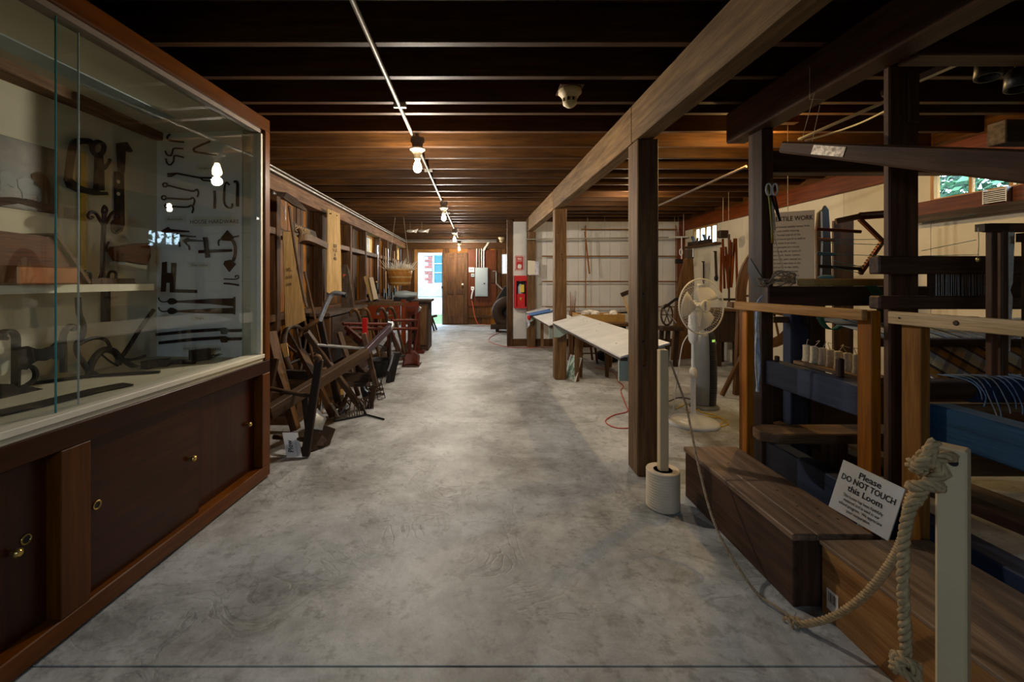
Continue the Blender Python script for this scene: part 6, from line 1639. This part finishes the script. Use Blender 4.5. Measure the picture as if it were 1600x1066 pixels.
# --- more small gear among the plows
lc = thing('log_chain', 'heap of rusty log chain on the floor between the plows', 'chain', (-1.12, 4.75, 0))
for k in range(22):
    c = V((-1.12 + .09 * math.cos(k * 1.9) * (1 - k / 40), 4.75 + .10 * math.sin(k * 1.3), .014 + .004 * k)); t0 = random.uniform(0, 3)
    MB().tube([c + V((math.cos(t0) * .03 * math.cos(t) - math.sin(t0) * .017 * math.sin(t), math.sin(t0) * .03 * math.cos(t) + math.cos(t0) * .017 * math.sin(t), .008 * math.sin(t * 2))) for t in [i * math.pi / 5 for i in range(10)]], .006, 5, closed=True).build('link', 'iron_rust', lc)
for i, (x, d, lean, hm, lb) in enumerate(((505, 4.75, .10, 'fork', 'long hay fork leaning on the left wall behind the plows'), (528, 5.05, -.02, 'spade', 'long-handled spade leaning on the left wall by the bench end'))):
    top = V((-2.0, d, 1.35)); foot = V((-1.68, d - .05, .02)); t = thing('leaning_tool', lb, 'tool', foot)
    MB().tube([foot.lerp(top, .18), top], .015, 8).build('shaft', 'tool_mid', t); dr = (foot - top).normalized()
    if hm == 'fork':
        for s in (-.06, -.02, .02, .06): MB().tube(curve_pts([foot.lerp(top, .22), foot.lerp(top, .18) + V((0, s, 0)), foot + V((.02, s, 0))], 8), .006, 6).build('tine', 'iron', t)
    else: MB().prism([foot.lerp(top, .20) + V((0, -.03, 0)), foot.lerp(top, .17) + V((0, -.09, 0)), foot + V((0, -.08, 0)), foot + V((0, .08, 0)), foot.lerp(top, .17) + V((0, .09, 0)), foot.lerp(top, .20) + V((0, .03, 0))], (.008, 0, 0)).build('blade', 'iron_rust', t)
ik = thing('iron_kettle', 'round black iron kettle on the floor behind the second plow', 'kettle', (-1.28, 5.64, 0))
MB().lathe((-1.28, 5.64, 0), (0, 0, 1), [(.0, .05), (.02, .12), (.10, .17), (.18, .165), (.22, .15), (.23, .16), (.225, .14), (.12, .13)], 22).build('pot', 'iron', ik)
MB().tube(curve_pts([(-1.43, 5.64, .22), (-1.38, 5.64, .36), (-1.28, 5.64, .41), (-1.18, 5.64, .36), (-1.13, 5.64, .22)], 16), .007, 6).build('bail', 'iron', ik)
sk = thing('seed_box', 'weathered wooden box of iron parts standing before the wall bench', 'box', (-1.5, 5.25, 0))
for a_ in ((-1.68, -1.34, 5.10, 5.12), (-1.68, -1.34, 5.38, 5.40), (-1.68, -1.66, 5.12, 5.38), (-1.36, -1.34, 5.12, 5.38)): MB().box(*a_, .0, .26).build('side', 'plank_grey', sk)
MB().box(-1.66, -1.36, 5.12, 5.38, 0, .02).build('bottom', 'plank_grey', sk)
for k in range(7): MB().bar(V((random.uniform(-1.62, -1.40), random.uniform(5.15, 5.35), .03)), V((random.uniform(-1.64, -1.38), random.uniform(5.15, 5.35), random.uniform(.25, .42))), .025, .025).build('iron_part', 'iron_rust', sk)

# --- low bench along the wall carrying papers, and red workbench
sb = thing('wall_bench', 'long grey-brown bench against the left wall under the banner board', 'bench', (-1.9, 6.2, 0))
MB().box(-2.03, -1.74, 5.15, 6.95, .82, .86).build('bench_top', 'plank_grey', sb)
for y in (5.2, 5.9, 6.88): MB().box(-2.0, -1.76, y, y + .06, 0, .82).build('bench_leg', 'stud', sb)
MB().box(-1.78, -1.75, 5.27, 6.87, .25, .80).build('bench_front', 'tool_dark', sb)
rbn = thing('red_workbench', 'oxblood red workbench with upright posts and slanted panel near the door', 'workbench', (-1.4, 7.8, 0))
MB().box(-2.03, -1.22, 7.35, 8.6, .82, .87).build('bench_top', 'tool_mid', rbn)
MB().box(-2.02, -1.30, 7.33, 7.36, .60, .82).build('apron', 'red_panel', rbn)
for x, y in ((-1.28, 7.36), (-2.0, 7.36), (-1.28, 8.5), (-2.0, 8.5)): MB().box(x, x + .07, y, y + .07, 0, .82 if x < -1.5 else .92).build('post', 'red_panel', rbn)
MB().prism([P(635.5, 473, 7.6), P(654, 471, 7.6), P(654, 487, 7.6), P(636.5, 499, 7.6)], (0, .02, 0)).build('slant_panel', 'red_panel', rbn)
MB().box(-1.06, -.98, 7.44, 7.52, 0, .80).build('post', 'red_paint', rbn); MB().box(-1.16, -.90, 7.40, 7.56, 0, .05).build('post_foot', 'red_paint', rbn)
MB().box(-1.22, -1.0, 7.45, 7.5, .40, .45).build('stretcher', 'red_paint', rbn); MB().box(-1.22, -1.0, 7.45, 7.5, .75, .80).build('stretcher', 'red_paint', rbn)
cbn = thing('dark_cabinet', 'dark narrow cabinet at the end of the red workbench by the door', 'cabinet', (-.95, 7.9, 0))
MB().box(-1.13, -.86, 7.72, 8.3, 0, .86).build('body', 'tool_dark', cbn); MB().box(-1.16, -.82, 7.68, 8.34, .86, .90).build('top', 'tool_dark', cbn)
MB().box(-1.10, -.89, 7.70, 7.72, .1, .8).build('door', 'tool_mid', cbn)
vi = thing('bench_grinder', 'grey metal lathe head on the workbench below the hanging basket', 'machine', (-1.3, 8.1, .87))
MB().box(-1.52, -1.14, 7.95, 8.1, .871, .93).build('bed', 'iron', vi); MB().lathe((-1.50, 8.02, .985), (1, 0, 0), [(0, .05), (.05, .07), (.2, .075), (.3, .05), (.40, .045)], 16).build('head', 'panel_grey', vi)
for i, (x, y, h) in enumerate(((588, 7.9, .34), (577, 7.5, .22))):
    b = V((P(x, 0, y).x, y, .872)); t = thing('oil_lamp', ('tall dark oil lamp on the workbench below the basket', 'short dark bottle-shaped oil can on the workbench')[i], 'lamp', b)
    MB().lathe(b, (0, 0, 1), [(0, .05), (.015, .05), (.03, .018), (h * .35, .015), (h * .4, .045), (h * .6, .045), (h * .65, .02), (h, .018)], 14).build('body', 'iron', t)
    MB().lathe(b + V((0, 0, h)), (0, 0, 1), [(0, .022), (.02, .022), (.03, .008)], 10).build('cap', 'brass', t)
for i, (a, b, c, d, m, lb) in enumerate((((568, 433), (574, 430), (588, 468), (579, 470), 'tan_hide', 'curled tan paper standing on the wall bench'), ((577, 434), (583, 433), (591, 467), (584, 468), 'paper_tan', 'printed sheet leaning beside the curled paper on the wall bench'))):
    q = [P(*x, 7.45 - .03 * i) for x in (a, b, c, d)]
    MB().prism(q, (-.01, .02, 0)).build('leaning_sheet', m, label=lb, cat='paper')
po = thing('painted_board', 'grey board with a red-orange painted figure behind the banner board', 'painting', P(548, 460, 6.2))
MB().prism([P(534, 414, 6.3), P(542, 413, 6.3), P(550, 430, 6.3), P(553, 480.5, 6.2), P(534, 480.7, 6.2)], (-.01, .02, 0)).build('board', 'plank_grey', po)
MB().prism([P(536, 428, 6.28), P(543, 430, 6.28), P(545, 440, 6.27), P(541, 452, 6.26), P(537, 446, 6.26)], (0, -.004, 0)).build('red_figure', 'orange_cord', po)

# --- hanging on the left wall
XW = -1.99
def WLp(px, py, x=XW): return RP(px, py, (x, 0, 0), (1, 0, 0))
bn = thing('banner_board', 'tall pale tan board stencilled with dark letters hanging on the left wall', 'board', WLp(522, 455))
MB().prism([P(512, 326, 5.62), P(531, 334, 5.9), P(534, 455, 5.9), P(531, 458.5, 5.88), P(514, 458.5, 5.62), P(511, 456, 5.6)], (-.012, 0, 0)).build('board', 'tan_hide', bn)
for q in ((517, 334, 5.66), (526, 337, 5.82)): MB().rod(P(*q) + V((.01, 0, 0)), V((-2.02, q[2], P(*q).z)), .006, 6).build('hanging_nail', 'iron', bn)
bx_ = (P(531, 334, 5.9) - P(512, 334, 5.62)); bx_.z = 0; bx_.normalize()
for i, s in enumerate(('878', 'V-23', '&', '480')):
    q = P(523, 384 + i * 6.6 + 3, 5.76)
    text('stencil', s, .062, q, bx_, (0, 0, 1), 'ink_brown', bn, align='CENTER', wscale=.85, bold=.001, lift=.006)
hb_ = thing('tan_pelt_board', 'narrow tan pelt-shaped board hanging beside the display case corner', 'board', P(460, 505, 4.3))
MB().prism([P(x, y, 4.35) for x, y in ((442, 362), (458, 362), (466, 372), (463, 420), (468, 440), (478, 500), (466, 506), (446, 512), (444, 440))], (-.01, .012, 0)).build('board', 'tan_hide', hb_)
for i, s in enumerate(('XL', 'old', 'ice')):
    text('stencil', s, .05, P(452, 424 + i * 11, 4.345), (1, .0, .15), (-.15, 0, 1), 'ink_brown', hb_, align='CENTER', lift=.003)
hw = thing('wooden_pitchfork_head', 'dark grey wooden tool head with long curved shaft on the left wall', 'tool', P(450, 320, 4.2))
MB().sweep([P(434, 303, 4.2), P(446, 306, 4.2), P(460, 316, 4.25), P(478, 329, 4.3)], [.05, .07, .07, .03], [.04, .06, .07, .02]).build('head', 'plank_grey', hw)
MB().ball(P(428, 302, 4.2), .02, 10, 8).build('knob', 'steel', hw)
MB().tube(curve_pts([P(452, 322, 4.2), P(455, 348, 4.2), P(463, 400, 4.15), P(472, 450, 4.1), P(479, 480, 4.08)], 20), .014, 8).build('shaft', 'tool', hw)
MB().rod(P(437, 310, 4.2), P(446, 336, 4.2), .003, 5).build('wire', 'steel', hw); MB().rod(P(446, 312, 4.2), P(446, 345, 4.2), .003, 5).build('wire', 'steel', hw)
yk = thing('ox_yoke', 'curved brown wooden yoke on a wall shelf beside the banner board', 'yoke', P(480, 385, 4.7))
MB().sweep(curve_pts([P(450, 381, 4.5), P(462, 376, 4.55), P(472, 371, 4.6), P(484, 374, 4.75), P(496, 379, 4.9), P(507, 385, 5.05)], 20), .09, .065).build('beam', 'tool_mid', yk)
MB().tube(curve_pts([P(466, 375, 4.5), P(470, 366, 4.5), P(467, 358, 4.5)], 8), .02, 7).build('neck', 'tool_mid', yk)
ls = thing('carved_sign', 'old board with pale raised lettering above the yoke on the left wall', 'sign', P(478, 362, 4.75))
a, b, c, d = P(458, 360, 4.6), P(497, 377, 5.0), P(493, 362, 5.0), P(457, 347, 4.6)
MB().prism([a, b, c, d], (-.02, .01, 0)).build('board', 'tool_dark', ls)
xd = (b - a).normalized(); nn = xd.cross(d - a).normalized(); yd = nn.cross(xd)
for i, s in enumerate(('HARNESS', 'OX YOKES')):
    text('lettering', s, .05, a + (d - a) * (.52 - .46 * i) + xd * .03, xd, yd, 'tan_hide', ls, wscale=1.2, bold=.0015, lift=.004)
# hanging basket of feathers
bs = thing('hanging_basket', 'splint basket full of pale feathery straw hanging near the door', 'basket', P(624, 446, 8.2))
bc = P(624, 446, 8.2)
for r0, r1, z0, z1 in ((.215, .235, 0, .18),):
    MB().lathe(bc, (0, 0, 1), [(0, .19), (.01, .20), (.19, .235), (.30, .25), (.30, .235), (.02, .185)], 24).build('splint_wall', 'basket', bs)
    for z, r in ((.03, .208), (.14, .229), (.28, .252)): MB().lathe(bc + V((0, 0, z)), (0, 0, 1), [(0, r), (.03, r + .006)], 24).build('hoop', 'tan_hide', bs)
mb = MB()
for k in range(240):
    a = random.uniform(0, 6.28); r = random.uniform(.0, .22); l = random.uniform(.08, .26)
    p = bc + V((math.cos(a) * r, math.sin(a) * r, .26)); q = p + V((math.cos(a) * l * .8 * (r / .2), math.sin(a) * l * .6, l * random.uniform(.3, 1)))
    mb.tube([p, q], [.008, .003], 4)
for k in range(14): mb.ball(bc + V((random.uniform(-.16, .16), random.uniform(-.14, .14), random.uniform(.28, .36))), .06, 8, 6, (1.2, 1, .8))
mb.build('straw_filling', 'straw', bs, kind='stuff')
for x in (-.2, .2): MB().rod(bc + V((x, 0, .28)), V((bc.x + x * .3, bc.y, 2.598)), .003, 5).build('hanging_cord', 'yarn_cream', bs)
# birds/ornaments on cords
for i, (x, y) in enumerate(((641, 361), (659, 361))):
    c = P(x, y, 9.0); t = thing('paper_bird', ('left small white paper bird hanging under the joists', 'right small white paper bird hanging under the joists')[i], 'ornament', c)
    MB().ball(c, .05, 10, 6, (1.7, .7, .6)).build('body', 'fleece', t)
    MB().prism([c + V((.03, 0, 0)), c + V((.16, .04, .05)), c + V((.12, .04, -.04))], (0, .006, .002)).build('wing', 'fleece', t)
    MB().rod(c, V((c.x, c.y, 2.598)), .002, 4).build('cord', 'yarn_cream', t)
pp_ = thing('hanging_tools', 'row of dark long tools hanging on the wall behind the basket', 'tools', (-2.0, 9.6, .9))
for i, y in enumerate((8.75, 9.25, 9.5, 9.75, 10.2, 10.5)):
    MB().rod((-1.99, y, .95 + .1 * (i % 2)), (-1.99, y, 1.95), .016, 6).build('shaft', ('steel', 'tool', 'pine_light')[i % 3], pp_); MB().box(-2.0, -1.97, y - .06, y + .06, .80 + .1 * (i % 2), .97 + .1 * (i % 2)).build('blade', 'iron', pp_)

# ------------------------------------------------------------------ far end: panel box, wires, mill, sawhorse
def FB(px, py, o=.0): return RP(px, py, (0, YF - .03 - o, 0), (0, 1, 0))
eb = thing('breaker_box', 'grey electrical breaker box on the far wall', 'breaker box', FB(751, 463))
a, b = FB(742.5, 463), FB(762, 418.5)
MB().box(a.x, b.x, YF - .12, YF - .031, a.z, b.z).build('box', 'panel_grey', eb); MB().box(a.x + .02, b.x - .02, YF - .128, YF - .12, a.z + .03, b.z - .03).build('door', 'panel_grey', eb, bevel=.004)
MB().box(b.x - .12, b.x - .07, YF - .134, YF - .128, (a.z + b.z) / 2 - .06, (a.z + b.z) / 2 - .03).build('latch', 'black', eb)
for x, m in ((745, 'conduit'), (749, 'conduit_dark'), (752.5, 'conduit'), (756, 'white_paint')):
    q = FB(x, 418, .03); MB().rod(q, V((q.x, q.y, 2.3)), .02, 8).build('conduit', m, eb)
MB().bar(FB(755.5, 392, .04), FB(764, 378, .08), .06, .05).build('elbow', 'conduit', eb)
for (x0, x1, y0, y1, m, lb) in ((732.5, 741, 418, 425.5, 'paper', 'white thermostat on the far wall left of the breaker box'), (736, 741.5, 427.5, 433, 'panel_grey', 'small grey switch plate under the thermostat'), (736, 741, 448, 453.5, 'white_paint', 'white wall outlet left of the breaker box')):
    a, b = FB(x0, y1), FB(x1, y0); t = thing('wall_plate', lb, 'wall plate', a)
    MB().box(a.x, b.x, YF - .055, YF - .031, a.z, b.z).build('plate', m, t, bevel=.004); MB().box(a.x + .03, b.x - .03, YF - .06, YF - .055, (a.z + b.z) / 2 - .01, (a.z + b.z) / 2 + .01).build('slot', 'black', t)
q = FB(739, 452, .04)
MB().tube(curve_pts([q, FB(737, 465, .05), FB(739, 478, .05), FB(742, 495, .06), V((FB(747, 0, .08).x, YF - .10, .01))], 20), .012, 6).build('extension_cord', 'orange_cord', label='orange cord hanging from the outlet on the far wall', cat='cord')
MB().tube(curve_pts([FB(739.5, 452, .06), FB(737.5, 460, .07), FB(736.5, 467, .07)], 8), .022, 6).build('hanging_glove', 'white_cord', label='white cable end dangling below the wall outlet', cat='cable')
ml = thing('grain_mill', 'dark round wooden fanning mill standing by the partition jamb', 'mill', V((P(790, 0, 10.6).x, 10.6, 0)))
c = P(793, 488, 10.6)
pr = []
for k in range(21):
    t = math.pi * (.35 + 1.3 * k / 20); pr.append(c + V((math.cos(t) * .33, 0, math.sin(t) * .40)))
MB().lathe(c + V((0, .25, 0)), (0, -1, 0), [(0, .36), (.02, .38), (.44, .38), (.46, .36), (.461, .14), (.30, .13)], 30).build('drum', 'tool_dark', ml)
MB().lathe(c + V((.04, -.215, 0)), (0, -1, 0), [(0, .11), (.012, .11)], 20).build('air_opening', 'black', ml)
for k in range(5): MB().bar(c + V((.04 - .08 + k * .04, -.23, -.09)), c + V((.04 - .08 + k * .04, -.23, .09)), .012, .01, up=(0, 1, 0)).build('slat', 'white_paint' if k == 1 else 'iron', ml)
for x in (-.25, .25): MB().box(c.x + x - .04, c.x + x + .04, 10.45, 10.8, 0, .25).build('leg', 'tool_dark', ml)
MB().box(c.x - .42, c.x + .30, 10.35, 10.40, .08, .20).build('skid', 'tool_dark', ml)
MB().prism([c + V((dx, .28, dz)) for dx, dz in ((-.25, .3), (-.05, .62), (.2, .62), (.3, .3))], (0, .2, 0)).build('hopper', 'iron', ml)
mc_ = thing('meat_hook_bar', 'bent pale metal bracket on the far wall right of the breaker box', 'bracket', FB(775, 445))
MB().tube([FB(770, 424, .05), FB(775, 424, .05), FB(775.5, 443, .05), FB(791, 458, .08)], .022, 7).build('bar', 'conduit', mc_); MB().box(FB(767, 440).x, FB(773, 440).x, YF - .07, YF - .031, FB(0, 442).z, FB(0, 424).z).build('plate', 'stud', mc_)
shh = thing('saw_horse', 'small dark sawhorse standing in the open doorway', 'sawhorse', FL(670, 516))
x0, y0 = FL(671, 517).x, 10.8
MB().bar((x0 - .16, y0, .30), (x0 + .16, y0 + .15, .36), .09, .05).build('beam', 'tool_dark', shh)
for s, dy in ((-.1, -.1), (-.06, .12), (.06, -.08), (.1, .14)): MB().bar((x0 + s * .6, y0 + dy * .5, .31), (x0 + s + .06, y0 + dy, .003), .04, .03).build('leg', 'tool_dark', shh)
MB().ball((x0 - .14, y0 - .02, .42), .06, 8, 6, (.8, 1, 1.3)).build('clamp', 'iron', shh)
